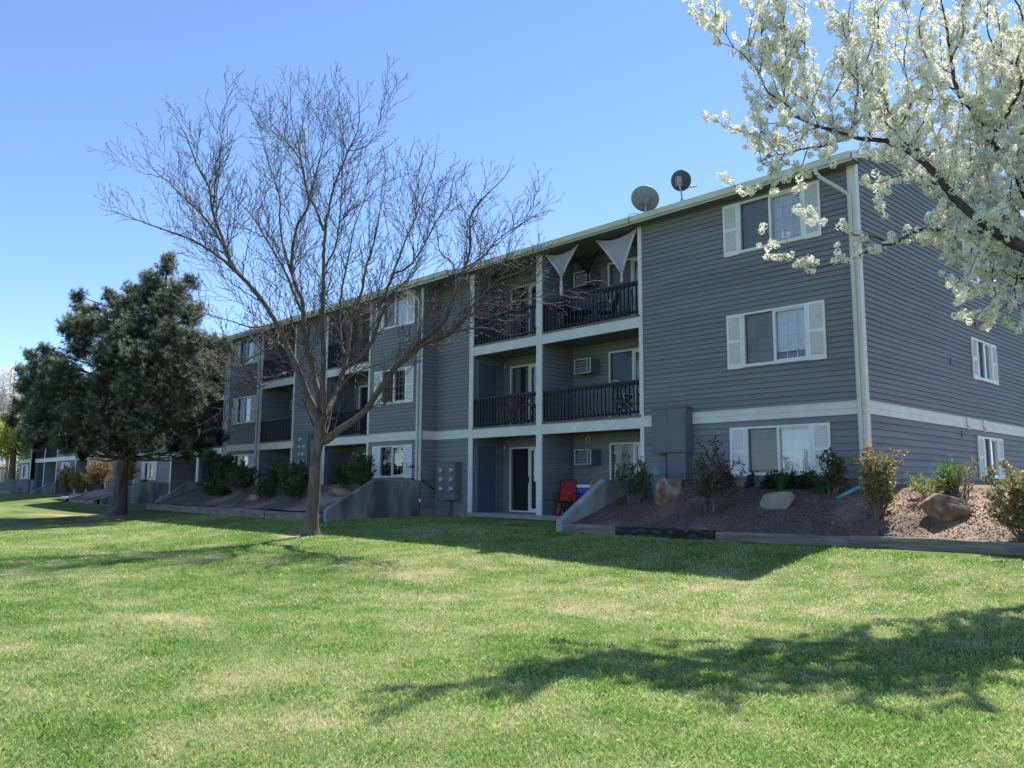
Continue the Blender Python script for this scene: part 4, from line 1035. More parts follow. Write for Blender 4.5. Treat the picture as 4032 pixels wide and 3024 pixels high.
for k in range(60):
    a = rr.uniform(0, 2 * pi); l = rr.uniform(.1, .4); ex = rr.uniform(0, .14); p = Vector((ex * cos(a), ex * sin(a), .17 + l)); s_ = .025
    b.add([p + Vector((-s_, 0, -s_)), p + Vector((s_, 0, -s_)), p + Vector((s_, s_ * rr.uniform(-1, 1), s_)), p + Vector((-s_, 0, s_))], [(0, 1, 2, 3)])
    if k % 5 == 0: b.tube([(0, 0, .15), p], .003, 3)
b.build('flowers', M['tan'], t)

# pinwheel flower ornament beside the far wall
M['pink'] = mat('pink_plastic', (.62, .28, .42), (.70, .36, .50), scale=5, rough=.4)
t = thing('garden_pinwheel', 'tiny pink pinwheel ornament on the grass by the far concrete wall', 'pinwheel', (-36.0, -1.6, -.17))
b = MB(); b.tube([(0, 0, 0), (0, 0, .42)], .008, 6); b.build('stick', M['white'], t)
b = MB()
for k in range(6):
    a = 2 * pi * k / 6; a2 = a + .7; b.add([(0, -.02, .42), (cos(a) * .06, -.05, .42 + sin(a) * .06), (cos(a2) * .15, -.02, .42 + sin(a2) * .15), (cos(a2) * .07, -.0, .42 + sin(a2) * .07)], [(0, 1, 2, 3)])
b.build('blades', M['pink'], t)

# ------------------------------------------------------------------ second building, seen under the pine
B2 = thing('apartment_building', 'second blue-grey apartment building, seen only in part under the pine at the far left', 'apartment building', (0, 0, 0))
z2_ = .18
def simple(x0, x1, zlo=1.0, wins=(), y=0):
    b = MB(); hh = [(a - x0 + .02, a + w_ - x0 - .02, z2_ + 1.13 + 2.73 * k, z2_ + 2.25 + 2.73 * k) for a, w_ in wins for k in range(3)]
    siding(b, TF(x0, y), x1 - x0, z2_ + zlo, z2_ + 7.98, holes=hh, zsplit=z2_ + 2.44); b.build('wall', M['siding_b'], B2)
    for a, w_ in wins:
        for k in range(3): window(B2, TF(0, y), a, a + w_, z2_ + 1.12 + 2.73 * k, z2_ + 2.26 + 2.73 * k, su=.42, blind=(0, 1), grille=False)
    band(B2, TF(x0 + .05, y), x1 - x0 - .1, z2_)
simple(-54.4, -50.4, wins=((-53.1, 1.5),)); bay(B2, -57.3, -54.5, 0, 'R', z0=z2_, sm_=M['siding_b']); simple(-62.4, -57.5, wins=((-60.6, 1.5),))
bay(B2, -66.0, -62.5, 0, 'R', z0=z2_, sm_=M['siding_b']); bay(B2, -69.0, -66.2, 0, 'L', z0=z2_, sm_=M['siding_b'])
simple(-73.0, -69.1, wins=((-71.5, 1.4),), y=-.3)
for x in (-50.4, -54.45, -57.35, -62.4, -66.0): vtrim(B2, x, 0, z2_ - .05, z2_ + 7.98, .14, .035)
vtrim(B2, -69.0, -.3, z2_ - .05, z2_ + 7.98, .16, .05)
b = MB(); b.prism([(0, 0), (14, 0), (14, 8.4), (7, 10.8), (0, 8.4)], 'x', -50.4, -50.38); b.prism([(0, 0), (14, 0), (14, 8.4), (7, 10.8), (0, 8.4)], 'x', -73.0, -72.98); b.prism([(-73, 0), (-50.4, 0), (-50.4, 8.4), (-73, 8.4)], 'y', 13.98, 14); b.build('wall', M['siding_b'], B2)
b = MB(); roofslab(b, -73.3, -50.1, -.5, 7.0, zt=8.12 + z2_); zr2 = rooftop(7.0, 8.12 + z2_); b.prism([(7.0, zr2 - .09), (14.46, 8.12 + z2_ - .09), (14.46, 8.12 + z2_), (7.0, zr2)], 'x', -73.3, -50.1); r2 = b.build('roof', M['shingle'], B2)
b = MB(); b.box(-73.3, -50.1, -.58, -.46, 7.98 + z2_, 8.11 + z2_); b.build('gutter', M['gutter'], r2)
b = MB(); b.bbox(-69.1, -62.4, -.3, RB, 0, z2_, .01); b.bbox(-57.4, -54.4, -.3, RB, 0, z2_, .01); b.build('patio_slab', M['slab'], B2)
# pale house at the far left
M['stucco'] = mat('tan_stucco', (.34, .30, .24), (.40, .36, .29), scale=3, rough=.9); M['paleroof'] = mat('pale_roof', (.34, .36, .38), (.44, .46, .48), scale=6, rough=.9, bump=.4)
H = thing('garage', 'low tan garage with pale grey roof at the far left edge behind the tree', 'garage', (-92, 3, .2), radians(12))
b = MB(); b.box(-7, 7, -3, 3, 0, 2.35); b.build('wall', M['stucco'], H)
b = MB(); b.prism([(-3.6, 2.25), (0, 4.0), (3.6, 2.25), (3.6, 2.37), (0, 4.12), (-3.6, 2.37)], 'x', -7.4, 7.4); b.prism([(-3, 2.35), (3, 2.35), (0, 3.85)], 'x', -6.98, 6.98); rf_ = b.build('roof', M['paleroof'], H)
b = MB(); b.box(-7.4, 7.4, -3.64, -3.602, 2.15, 2.37); b.build('fascia', M['soffit'], rf_)
for x in (-5.5, -1, 3.5):
    b = MB(); b.box(x - 1.3, x + 1.3, -3.03, -3.003, 0, 2.0)
    for k in range(4): b.box(x - 1.28, x + 1.28, -3.045, -3.03, .04 + k * .5, .46 + k * .5)
    b.build('garage_door', M['trim'], H)
BARE=[(0,[(-12.13,-6.31,-0.55,0.1891),(-12.06,-6.33,-0.08,0.176),(-11.94,-6.36,0.76,0.1593),(-11.83,-6.4,1.61,0.1449),(-11.74,-6.38,2.08,0.1373),(-11.66,-6.37,2.46,0.1314),(-11.62,-6.36,2.67,0.1281)]),(1,[(-11.66,-6.37,2.46,0.1037),(-11.66,-6.56,2.78,0.0963),(-11.69,-6.85,3.32,0.0875),(-11.7,-7.09,3.85,0.0801),(-11.76,-7.4,4.42,0.0724),(-11.79,-7.62,4.86,0.0669),(-11.91,-8.0,5.5,0.0586),(-12.06,-8.36,5.94,0.0524),(-12.24,-8.76,6.44,0.0455),(-12.26,-9.01,7.01,0.0393),(-12.3,-9.31,7.69,0.032),(-12.24,-9.47,8.31,0.0258),(-12.33,-9.8,8.92,0.0191),(-12.36,-10.04,9.48,0.0134),(-12.46,-10.35,10.03,0.0073)]),(1,[(-12.16,-8.32,5.97,0.0488),(-11.94,-8.83,6.23,0.0402),(-11.86,-9.21,6.44,0.035),(-11.83,-9.93,6.72,0.0262),(-11.87,-10.59,6.85,0.0189),(-11.93,-11.26,6.97,0.0116),(-11.97,-11.77,7.06,0.0061)]),(1,[(-12.29,-8.74,6.45,0.0464),(-12.93,-8.84,7.26,0.0354),(-13.47,-9.05,7.92,0.028),(-14.43,-9.54,8.89,0.0174),(-15.08,-9.91,9.52,0.0107),(-15.39,-10.05,10.14,0.0061)]),(1,[(-12.26,-9.32,7.68,0.0244),(-12.34,-9.28,8.67,0.014),(-12.38,-9.3,9.25,0.0093),(-12.61,-9.51,9.78,0.0049)]),(1,[(-11.97,-6.97,3.89,0.0366),(-11.54,-7.66,3.65,0.0287),(-11.35,-8.11,3.5,0.0241),(-11.04,-8.87,3.29,0.0167),(-10.78,-9.57,3.16,0.01),(-10.61,-9.98,3.18,0.0061)]),(1,[(-11.99,-7.02,4.06,0.0366),(-12.91,-7.06,4.69,0.0261),(-13.84,-7.24,4.46,0.0184),(-14.76,-7.48,4.21,0.0115),(-15.52,-7.77,4.31,0.0061)]),(1,[(-11.34,-7.77,3.62,0.0244),(-11.02,-8.34,3.25,0.0188),(-10.82,-9.16,3.01,0.0128),(-10.56,-9.62,2.47,0.008),(-10.46,-10.03,2.22,0.0049)]),(1,[(-12.35,-7.58,5.06,0.0268),(-11.9,-8.33,4.83,0.0196),(-11.56,-9.04,4.84,0.0135),(-11.34,-9.56,4.84,0.0091),(-11.11,-10.07,4.88,0.0049)]),(1,[(-11.63,-6.37,2.62,0.0976),(-11.88,-6.38,3.33,0.0859),(-12.09,-6.46,3.95,0.0782),(-12.31,-6.56,4.68,0.0702),(-12.45,-6.59,5.45,0.0625),(-12.5,-6.59,5.82,0.059),(-12.73,-6.75,6.44,0.053),(-12.84,-6.8,7.13,0.047),(-12.82,-6.69,8.07,0.039),(-12.67,-6.45,8.72,0.0333),(-12.84,-6.56,9.69,0.0258),(-13.01,-6.68,10.67,0.0184),(-13.19,-6.82,11.46,0.0126),(-13.26,-6.86,12.39,0.0061)]),(1,[(-12.64,-6.8,6.41,0.0427),(-13.34,-6.8,7.54,0.0327),(-13.72,-6.78,8.52,0.0264),(-13.91,-6.72,9.23,0.0223),(-14.42,-6.86,10.39,0.0158),(-14.83,-6.97,11.43,0.0105),(-15.35,-7.2,12.56,0.0049)]),(1,[(-12.35,-6.73,5.6,0.0427),(-13.0,-6.95,6.82,0.029),(-13.56,-7.29,7.8,0.0203),(-13.92,-7.54,8.46,0.015),(-14.38,-7.87,9.06,0.0098),(-14.64,-8.04,9.8,0.0049)]),(1,[(-12.64,-6.46,8.71,0.0244),(-11.98,-6.63,9.42,0.0161),(-11.43,-6.72,10.15,0.01),(-11.02,-6.85,10.82,0.0049)]),(1,[(-11.61,-6.35,2.62,0.0915),(-11.43,-6.5,3.5,0.0781),(-11.27,-6.61,4.32,0.0685),(-11.15,-6.75,5.14,0.06),(-10.99,-6.84,5.96,0.0519),(-10.99,-6.83,5.88,0.0512),(-10.86,-6.94,6.69,0.0436),(-10.71,-7.0,7.39,0.0372),(-10.61,-7.01,7.76,0.0338),(-10.35,-6.97,8.56,0.0266),(-9.99,-6.84,9.36,0.0193),(-9.7,-6.72,9.99,0.0135),(-9.58,-6.86,10.89,0.0061)]),(1,[(-10.72,-7.05,7.38,0.0366),(-10.45,-7.44,7.79,0.0295),(-10.34,-7.76,8.13,0.025),(-10.06,-8.11,8.72,0.0186),(-10.01,-8.56,9.12,0.0135),(-9.98,-9.03,9.51,0.0085),(-9.88,-9.29,9.86,0.0049)]),(1,[(-10.92,-6.89,6.42,0.0305),(-10.88,-6.6,7.05,0.0251),(-10.91,-6.48,7.79,0.0208),(-10.99,-6.4,8.9,0.0153),(-11.05,-6.34,9.96,0.0105),(-11.2,-6.36,11.29,0.0049)]),(1,[(-10.0,-6.83,9.36,0.0171),(-9.44,-6.68,9.35,0.011),(-9.01,-6.59,9.58,0.0063),(-8.76,-6.54,9.74,0.0037)]),(1,[(-11.6,-6.35,2.67,0.0915),(-11.74,-6.04,3.09,0.0817),(-11.83,-5.76,3.64,0.0728),(-11.9,-5.58,4.12,0.0663),(-12.03,-5.39,4.78,0.0581),(-12.18,-5.25,5.52,0.0499),(-12.15,-5.19,5.56,0.0491),(-12.2,-4.9,6.42,0.0398),(-12.28,-4.75,7.1,0.0331),(-12.29,-4.49,7.93,0.0251),(-12.36,-4.26,8.92,0.0164),(-12.45,-4.17,9.63,0.0103),(-12.47,-4.06,10.14,0.0061)]),(1,[(-11.32,-5.97,4.32,0.0427),(-11.59,-5.97,5.24,0.0338),(-11.66,-5.89,6.16,0.0272),(-11.64,-5.73,7.09,0.0211),(-11.6,-5.58,8.04,0.0155),(-11.47,-5.35,8.94,0.0103),(-11.46,-5.25,9.97,0.0049)]),(1,[(-11.68,-5.71,3.99,0.0671),(-11.49,-5.43,4.27,0.0608),(-11.28,-5.16,4.72,0.0549),(-11.12,-4.98,5.4,0.0484),(-10.98,-4.83,6.08,0.0426),(-11.24,-4.97,5.75,0.0391),(-11.08,-4.81,6.24,0.0351),(-10.96,-4.69,6.73,0.0313),(-10.72,-4.45,7.72,0.024),(-10.51,-4.25,8.4,0.0191),(-10.38,-4.14,8.96,0.0153),(-10.19,-3.96,9.71,0.0103),(-10.09,-3.9,10.58,0.0049)]),(1,[(-10.96,-4.69,6.73,0.0305),(-10.34,-4.63,6.8,0.0252),(-9.67,-4.64,7.2,0.0195),(-9.02,-4.71,7.74,0.0136),(-8.49,-4.71,8.14,0.0092),(-8.12,-4.88,8.62,0.0049)]),(1,[(-11.43,-6.08,3.23,0.0366),(-10.67,-6.22,3.58,0.0281),(-10.0,-6.17,3.77,0.0221),(-9.26,-6.05,3.87,0.0158),(-8.78,-5.95,3.87,0.0119),(-8.22,-5.82,3.78,0.0073)]),(1,[(-11.68,-6.3,1.99,0.1074),(-11.47,-6.21,2.09,0.1023),(-11.16,-6.07,2.32,0.096),(-10.79,-5.87,2.56,0.0895),(-10.53,-5.74,2.81,0.0847),(-10.21,-5.62,3.22,0.0783),(-9.95,-5.52,3.54,0.0733),(-9.6,-5.37,3.98,0.0668),(-9.28,-5.21,4.3,0.0615),(-8.89,-5.0,4.65,0.0555),(-8.62,-4.85,4.88,0.0515),(-8.5,-4.78,5.01,0.0495),(-8.16,-4.72,5.69,0.0416),(-7.88,-4.68,6.25,0.0352),(-7.66,-4.66,6.76,0.0296),(-7.49,-4.8,7.52,0.0217),(-7.14,-4.64,7.96,0.0159),(-6.7,-4.4,8.4,0.0095),(-6.53,-4.35,8.7,0.0061)]),(1,[(-9.85,-5.29,3.97,0.061),(-9.4,-5.26,4.09,0.0545),(-8.77,-5.18,4.4,0.0464),(-8.2,-5.02,4.51,0.0401),(-7.75,-4.93,4.74,0.0348),(-7.47,-4.93,5.0,0.031),(-7.05,-4.89,5.31,0.0257),(-6.46,-4.8,5.69,0.0188),(-5.87,-4.6,5.82,0.0126),(-5.29,-4.47,6.14,0.0061)]),(1,[(-9.28,-5.13,4.35,0.0366),(-8.24,-5.25,4.47,0.0279),(-7.5,-5.24,4.54,0.0224),(-6.42,-5.16,4.47,0.0146),(-5.75,-5.11,4.22,0.0095),(-5.1,-5.07,4.23,0.0049)]),(1,[(-7.94,-4.64,6.27,0.0305),(-7.92,-4.01,6.73,0.0221),(-7.86,-3.54,7.27,0.0159),(-7.67,-2.88,7.79,0.0092),(-7.5,-2.4,8.1,0.0049)]),(1,[(-8.24,-4.66,5.71,0.0244),(-8.62,-4.43,6.56,0.017),(-9.03,-4.55,6.97,0.0134),(-9.31,-4.49,7.75,0.0087),(-9.59,-4.5,8.41,0.0049)]),(1,[(-7.8,-4.66,5.09,0.0305),(-6.84,-4.79,4.82,0.0224),(-5.94,-4.93,5.01,0.0153),(-5.22,-4.95,4.99,0.01),(-4.53,-4.98,5.01,0.0049)]),(1,[(-10.69,-5.59,2.83,0.0244),(-9.8,-5.79,2.88,0.0139),(-8.98,-5.87,2.78,0.0049)]),(1,[(-11.8,-6.51,2.39,0.0342),(-11.62,-6.86,2.85,0.0225),(-11.55,-7.0,3.08,0.018),(-11.48,-7.1,3.28,0.0146)]),(1,[(-11.6,-6.26,2.2,0.0366),(-11.72,-6.08,2.65,0.0286),(-11.78,-6.01,2.96,0.0244)]),(1,[(-11.37,-6.0,4.15,0.0366),(-10.12,-6.02,4.73,0.0243),(-9.49,-6.07,5.19,0.0182),(-9.1,-6.35,5.74,0.0124),(-8.35,-6.44,6.38,0.0049)]),(1,[(-11.62,-6.63,4.11,0.0268),(-11.13,-7.34,4.42,0.0193),(-10.92,-7.94,4.59,0.0144),(-10.82,-8.49,4.34,0.0099),(-10.72,-9.12,4.14,0.0049)])]
PEAR=[(1,[(4.54,-3.46,0.73,0.1275),(4.73,-4.27,2.28,0.0952),(4.75,-4.93,3.49,0.0747),(4.58,-5.37,3.87,0.0664),(4.41,-5.69,4.0,0.0616),(4.27,-5.96,4.15,0.0572),(4.14,-6.22,4.32,0.0527),(3.98,-6.37,4.55,0.048),(3.8,-6.46,4.91,0.0425),(3.52,-6.55,5.26,0.0365),(3.28,-6.61,5.45,0.0325),(3.07,-6.65,5.53,0.0295),(2.82,-6.71,5.65,0.0259),(2.46,-6.81,5.87,0.0208),(2.22,-6.88,6.04,0.0174),(2.08,-6.93,6.16,0.0153)]),(1,[(3.51,-5.37,5.19,0.0595),(3.24,-5.22,5.62,0.0489),(3.07,-5.15,5.93,0.0433),(2.9,-5.08,6.28,0.0378),(2.73,-5.04,6.63,0.0326),(2.56,-4.97,7.19,0.0252),(2.58,-4.88,7.92,0.0158),(2.56,-4.8,8.68,0.0068)]),(1,[(4.44,-3.79,3.88,0.0935),(4.38,-4.19,4.66,0.0711),(4.24,-4.59,5.31,0.0563),(4.05,-4.95,5.71,0.0462),(4.01,-5.08,5.94,0.0416),(3.91,-5.27,6.16,0.0363),(3.8,-5.36,6.43,0.0315),(3.77,-5.44,6.9,0.0239),(3.77,-5.52,7.3,0.0174),(3.74,-5.6,7.77,0.0102)]),(1,[(4.39,-3.48,3.86,0.0935),(4.39,-3.23,5.04,0.0664),(4.16,-3.32,6.3,0.0444),(4.08,-3.34,7.27,0.0299),(4.16,-3.21,8.25,0.0164),(4.05,-3.3,8.69,0.0102)]),(1,[(4.24,-3.89,5.21,0.051),(3.87,-3.86,5.92,0.0378),(3.67,-3.84,6.61,0.0294),(3.68,-3.66,7.3,0.0224),(3.56,-3.64,8.01,0.0155),(3.68,-3.35,8.79,0.0085)]),(1,[(4.0,-4.78,5.78,0.0425),(4.36,-5.04,6.08,0.0287),(4.55,-5.18,6.32,0.0216),(4.56,-5.41,6.51,0.0168),(4.78,-5.59,6.83,0.0085)]),(1,[(4.3,-4.54,4.21,0.0425),(4.23,-4.97,4.27,0.0379),(4.11,-5.37,4.25,0.0342),(3.92,-5.89,4.22,0.0294),(3.63,-6.09,4.27,0.025),(3.43,-6.21,4.26,0.0222),(3.23,-6.34,4.12,0.0191),(3.02,-6.46,4.08,0.0164),(2.81,-6.58,3.97,0.0136),(2.6,-6.7,3.91,0.0111),(2.38,-6.82,3.86,0.0086),(2.14,-6.95,3.86,0.0059)]),(1,[(3.05,-6.02,4.21,0.0153),(2.79,-6.13,4.36,0.012),(2.52,-6.2,4.43,0.0099),(2.32,-6.28,4.62,0.0081),(2.14,-6.32,4.68,0.0069),(2.01,-6.36,4.7,0.0061),(1.96,-6.44,4.98,0.0044),(1.89,-6.49,5.16,0.0034)]),(1,[(2.33,-6.71,3.9,0.0102),(2.18,-6.86,3.96,0.0079),(2.01,-6.97,4.03,0.0063),(1.89,-7.06,4.12,0.005),(1.83,-7.15,4.28,0.0038),(1.8,-7.25,4.46,0.0025)]),(1,[(3.45,-5.56,4.43,0.0102),(3.68,-5.82,4.59,0.0061),(3.91,-6.0,4.67,0.0034)]),(1,[(3.78,-5.74,4.79,0.0187),(3.65,-6.03,4.92,0.0137),(3.48,-6.23,5.04,0.0102),(3.33,-6.35,5.04,0.0079),(3.13,-6.49,4.96,0.005),(3.01,-6.57,4.95,0.0034)]),(1,[(3.29,-6.23,5.08,0.0085),(3.04,-6.33,5.0,0.0056),(3.06,-6.38,4.71,0.0038),(3.13,-6.42,4.5,0.0026)]),(1,[(2.76,-6.52,5.72,0.0255),(2.48,-6.37,6.04,0.0197),(2.22,-6.28,6.33,0.0154),(1.96,-6.21,6.66,0.0113),(1.7,-6.16,6.93,0.0079),(1.56,-6.12,7.21,0.0051)]),(1,[(2.18,-6.8,6.09,0.0187),(2.05,-6.98,6.3,0.0148),(1.86,-7.11,6.5,0.0121),(1.82,-7.23,6.71,0.01),(1.78,-7.41,6.86,0.0081),(1.7,-7.63,7.0,0.0061),(1.6,-7.86,7.05,0.0044),(1.52,-7.99,7.02,0.0034)]),(1,[(1.75,-7.36,6.89,0.0119),(1.73,-7.37,7.27,0.008),(1.77,-7.33,7.59,0.0055),(1.72,-7.4,7.89,0.0034)]),(1,[(1.66,-7.66,7.04,0.0085),(1.64,-7.8,7.19,0.0057),(1.68,-7.85,7.38,0.0036),(1.68,-7.9,7.48,0.0026)]),(1,[(1.6,-7.91,7.01,0.0068),(1.65,-8.08,7.13,0.0044),(1.71,-8.19,7.28,0.0026)]),(1,[(1.82,-7.24,6.7,0.0102),(1.76,-7.05,7.21,0.0069),(1.7,-6.94,7.7,0.0044),(1.7,-6.89,7.91,0.0034)]),(1,[(2.0,-6.83,6.35,0.0153),(1.88,-6.73,6.86,0.0113),(1.94,-6.64,7.38,0.0079),(1.88,-6.6,7.8,0.0058),(1.81,-6.56,8.28,0.0034)]),(1,[(2.15,-6.48,6.44,0.0153),(2.09,-6.44,6.89,0.0113),(2.1,-6.42,7.32,0.0084),(2.12,-6.41,7.71,0.0059),(2.12,-6.4,8.14,0.0034)]),(1,[(2.48,-6.46,6.38,0.0119),(2.73,-6.68,6.47,0.008),(2.86,-6.83,6.59,0.0056),(2.85,-6.97,6.76,0.0034)]),(1,[(2.71,-6.4,5.78,0.0213),(2.71,-6.17,6.29,0.0164),(2.69,-6.0,6.82,0.0127),(2.6,-5.87,7.36,0.0095),(2.49,-5.78,7.81,0.0071),(2.52,-5.66,8.32,0.0042)]),(1,[(2.64,-5.89,6.88,0.0127),(2.81,-5.99,6.99,0.0104),(2.99,-6.12,7.24,0.0075),(3.08,-6.26,7.55,0.0049),(3.16,-6.33,7.75,0.0034)]),(1,[(2.58,-5.81,7.39,0.0102),(2.5,-5.94,7.56,0.0069),(2.54,-6.06,7.79,0.0037),(2.64,-6.1,7.82,0.0025)]),(1,[(2.92,-6.27,5.7,0.0136),(3.06,-6.57,5.92,0.009),(3.08,-6.78,6.16,0.0058),(3.14,-6.94,6.36,0.0034)]),(1,[(2.39,-6.66,5.94,0.0119),(2.39,-6.87,6.16,0.0085),(2.59,-7.03,6.34,0.0058),(2.78,-7.18,6.52,0.0034)]),(1,[(2.08,-6.93,6.16,0.0102),(2.02,-7.17,5.96,0.0069),(1.89,-7.36,5.94,0.0044),(1.88,-7.59,5.98,0.0025)]),(1,[(2.73,-6.52,5.72,0.0187),(2.54,-6.77,5.58,0.0139),(2.34,-6.93,5.56,0.0109),(2.09,-7.11,5.5,0.0075),(1.9,-7.24,5.47,0.0052),(1.8,-7.38,5.35,0.0034)]),(1,[(2.03,-6.99,5.56,0.0102),(1.9,-7.15,5.27,0.0064),(1.79,-7.23,5.08,0.0043),(1.69,-7.43,4.95,0.0025)]),(1,[(2.31,-6.87,5.6,0.0102),(2.22,-6.95,5.29,0.0068),(2.02,-7.01,5.13,0.0044),(1.81,-7.07,5.03,0.0025)]),(1,[(2.39,-6.66,5.94,0.0119),(1.94,-6.58,6.0,0.0077),(1.62,-6.54,6.0,0.0053),(1.38,-6.57,6.07,0.0037),(1.32,-6.62,6.23,0.0026)]),(1,[(2.08,-6.93,6.16,0.0085),(1.8,-6.9,6.36,0.0053),(1.59,-6.92,6.37,0.0035),(1.52,-6.98,6.43,0.0026)]),(1,[(1.85,-7.27,5.99,0.0068),(1.82,-7.33,5.7,0.0048),(1.84,-7.32,5.35,0.0031),(1.87,-7.32,5.23,0.0026)]),(1,[(3.24,-5.77,5.58,0.0102),(3.21,-5.99,5.38,0.0077),(3.1,-6.22,5.46,0.0051),(3.01,-6.38,5.52,0.0034)]),(1,[(3.12,-5.29,5.88,0.017),(3.35,-5.44,6.07,0.0124),(3.44,-5.52,6.25,0.0101),(3.56,-5.6,6.41,0.0079),(3.47,-5.68,6.64,0.0057),(3.25,-5.73,6.59,0.0034)]),(1,[(3.96,-5.44,6.09,0.0102),(3.82,-5.68,6.17,0.0065),(3.6,-5.84,6.19,0.0034)]),(1,[(3.44,-5.38,5.32,0.0119),(3.62,-5.64,5.52,0.0079),(3.6,-5.82,5.76,0.0054),(3.68,-5.95,5.93,0.0034)]),(1,[(2.94,-5.19,6.23,0.017),(3.19,-5.37,6.51,0.0132),(3.18,-5.56,7.0,0.0097),(3.35,-5.74,7.48,0.0063),(3.34,-5.84,7.82,0.0042)]),(1,[(3.75,-5.36,6.45,0.017),(3.51,-5.26,6.84,0.013),(3.33,-5.2,7.29,0.0099),(3.29,-5.15,7.82,0.0066),(3.4,-5.11,8.14,0.0042)]),(1,[(3.76,-5.4,6.92,0.0136),(4.0,-5.62,7.08,0.0091),(4.05,-5.79,7.38,0.0058),(4.16,-5.83,7.46,0.0042)]),(1,[(3.95,-4.89,6.02,0.0153),(3.85,-5.3,5.84,0.0108),(3.74,-5.47,5.6,0.0072),(3.61,-5.64,5.31,0.0034)]),(1,[(3.98,-4.27,5.77,0.0153),(3.94,-4.87,5.43,0.0102),(3.84,-5.39,5.25,0.0064),(3.72,-5.63,5.11,0.0034)]),(1,[(4.18,-4.35,5.39,0.017),(4.11,-4.88,5.1,0.0127),(4.0,-5.36,4.89,0.0093),(3.88,-5.78,4.65,0.006),(3.73,-5.97,4.54,0.0034)]),(1,[(3.99,-4.92,4.45,0.0136),(4.05,-5.58,4.55,0.0091),(3.96,-6.06,4.48,0.0062),(3.84,-6.36,4.54,0.0034)]),(1,[(4.16,-4.71,4.32,0.0187),(4.1,-5.06,4.04,0.0139),(4.06,-5.32,3.73,0.01),(4.13,-5.47,3.35,0.0058),(4.11,-5.62,3.12,0.0034)]),(1,[(4.33,-4.68,4.15,0.0213),(4.33,-5.15,3.73,0.0134),(4.35,-5.46,3.36,0.0079),(4.45,-5.6,3.07,0.0034)]),(1,[(4.04,-5.26,3.74,0.0102),(4.01,-5.69,3.74,0.0074),(3.96,-5.99,3.6,0.0055),(4.05,-6.1,3.41,0.0039),(4.15,-6.15,3.28,0.0025)]),(1,[(4.07,-4.94,4.07,0.0102),(4.01,-5.4,4.07,0.0064),(3.95,-5.8,4.13,0.0034)]),(1,[(4.43,-4.52,3.89,0.017),(4.42,-5.08,3.36,0.0088),(4.41,-5.45,2.95,0.0034)]),(1,[(4.28,-3.83,6.1,0.0255),(4.13,-4.18,6.1,0.0214),(4.07,-4.46,6.38,0.0175),(4.15,-4.63,6.77,0.0134),(4.24,-4.79,7.19,0.0091),(4.26,-5.03,7.61,0.0051)]),(1,[(4.21,-3.9,7.01,0.0213),(4.09,-4.34,7.2,0.0149),(4.05,-4.66,7.5,0.0098),(4.13,-4.86,7.86,0.0051)]),(1,[(4.53,-3.88,4.84,0.0213),(4.5,-4.52,4.97,0.0142),(4.43,-4.86,4.96,0.0112),(4.33,-5.24,4.72,0.0073),(4.26,-5.53,4.51,0.0042)]),(1,[(4.41,-3.43,4.69,0.068),(4.79,-2.99,5.59,0.0453),(4.96,-2.85,6.8,0.0259),(4.95,-2.94,8.02,0.0085)]),(1,[(4.4,-3.49,3.95,0.068),(4.92,-3.4,4.58,0.0484),(5.53,-3.31,5.57,0.0279),(5.87,-3.52,6.79,0.0085)]),(1,[(4.79,-3.01,5.59,0.0425),(5.22,-2.21,6.93,0.0238),(5.3,-1.95,8.6,0.0085)]),(1,[(4.55,-3.77,3.44,0.051),(5.02,-3.69,3.66,0.038),(5.57,-3.58,4.11,0.0251),(6.15,-3.62,5.03,0.0085)]),(1,[(4.19,-3.42,6.26,0.0425),(4.19,-2.6,7.49,0.0229),(4.11,-2.16,8.72,0.0085)]),(1,[(4.41,-3.32,5.01,0.051),(4.5,-2.65,6.08,0.036),(4.48,-2.12,7.89,0.0186),(4.63,-1.68,9.1,0.0085)])]
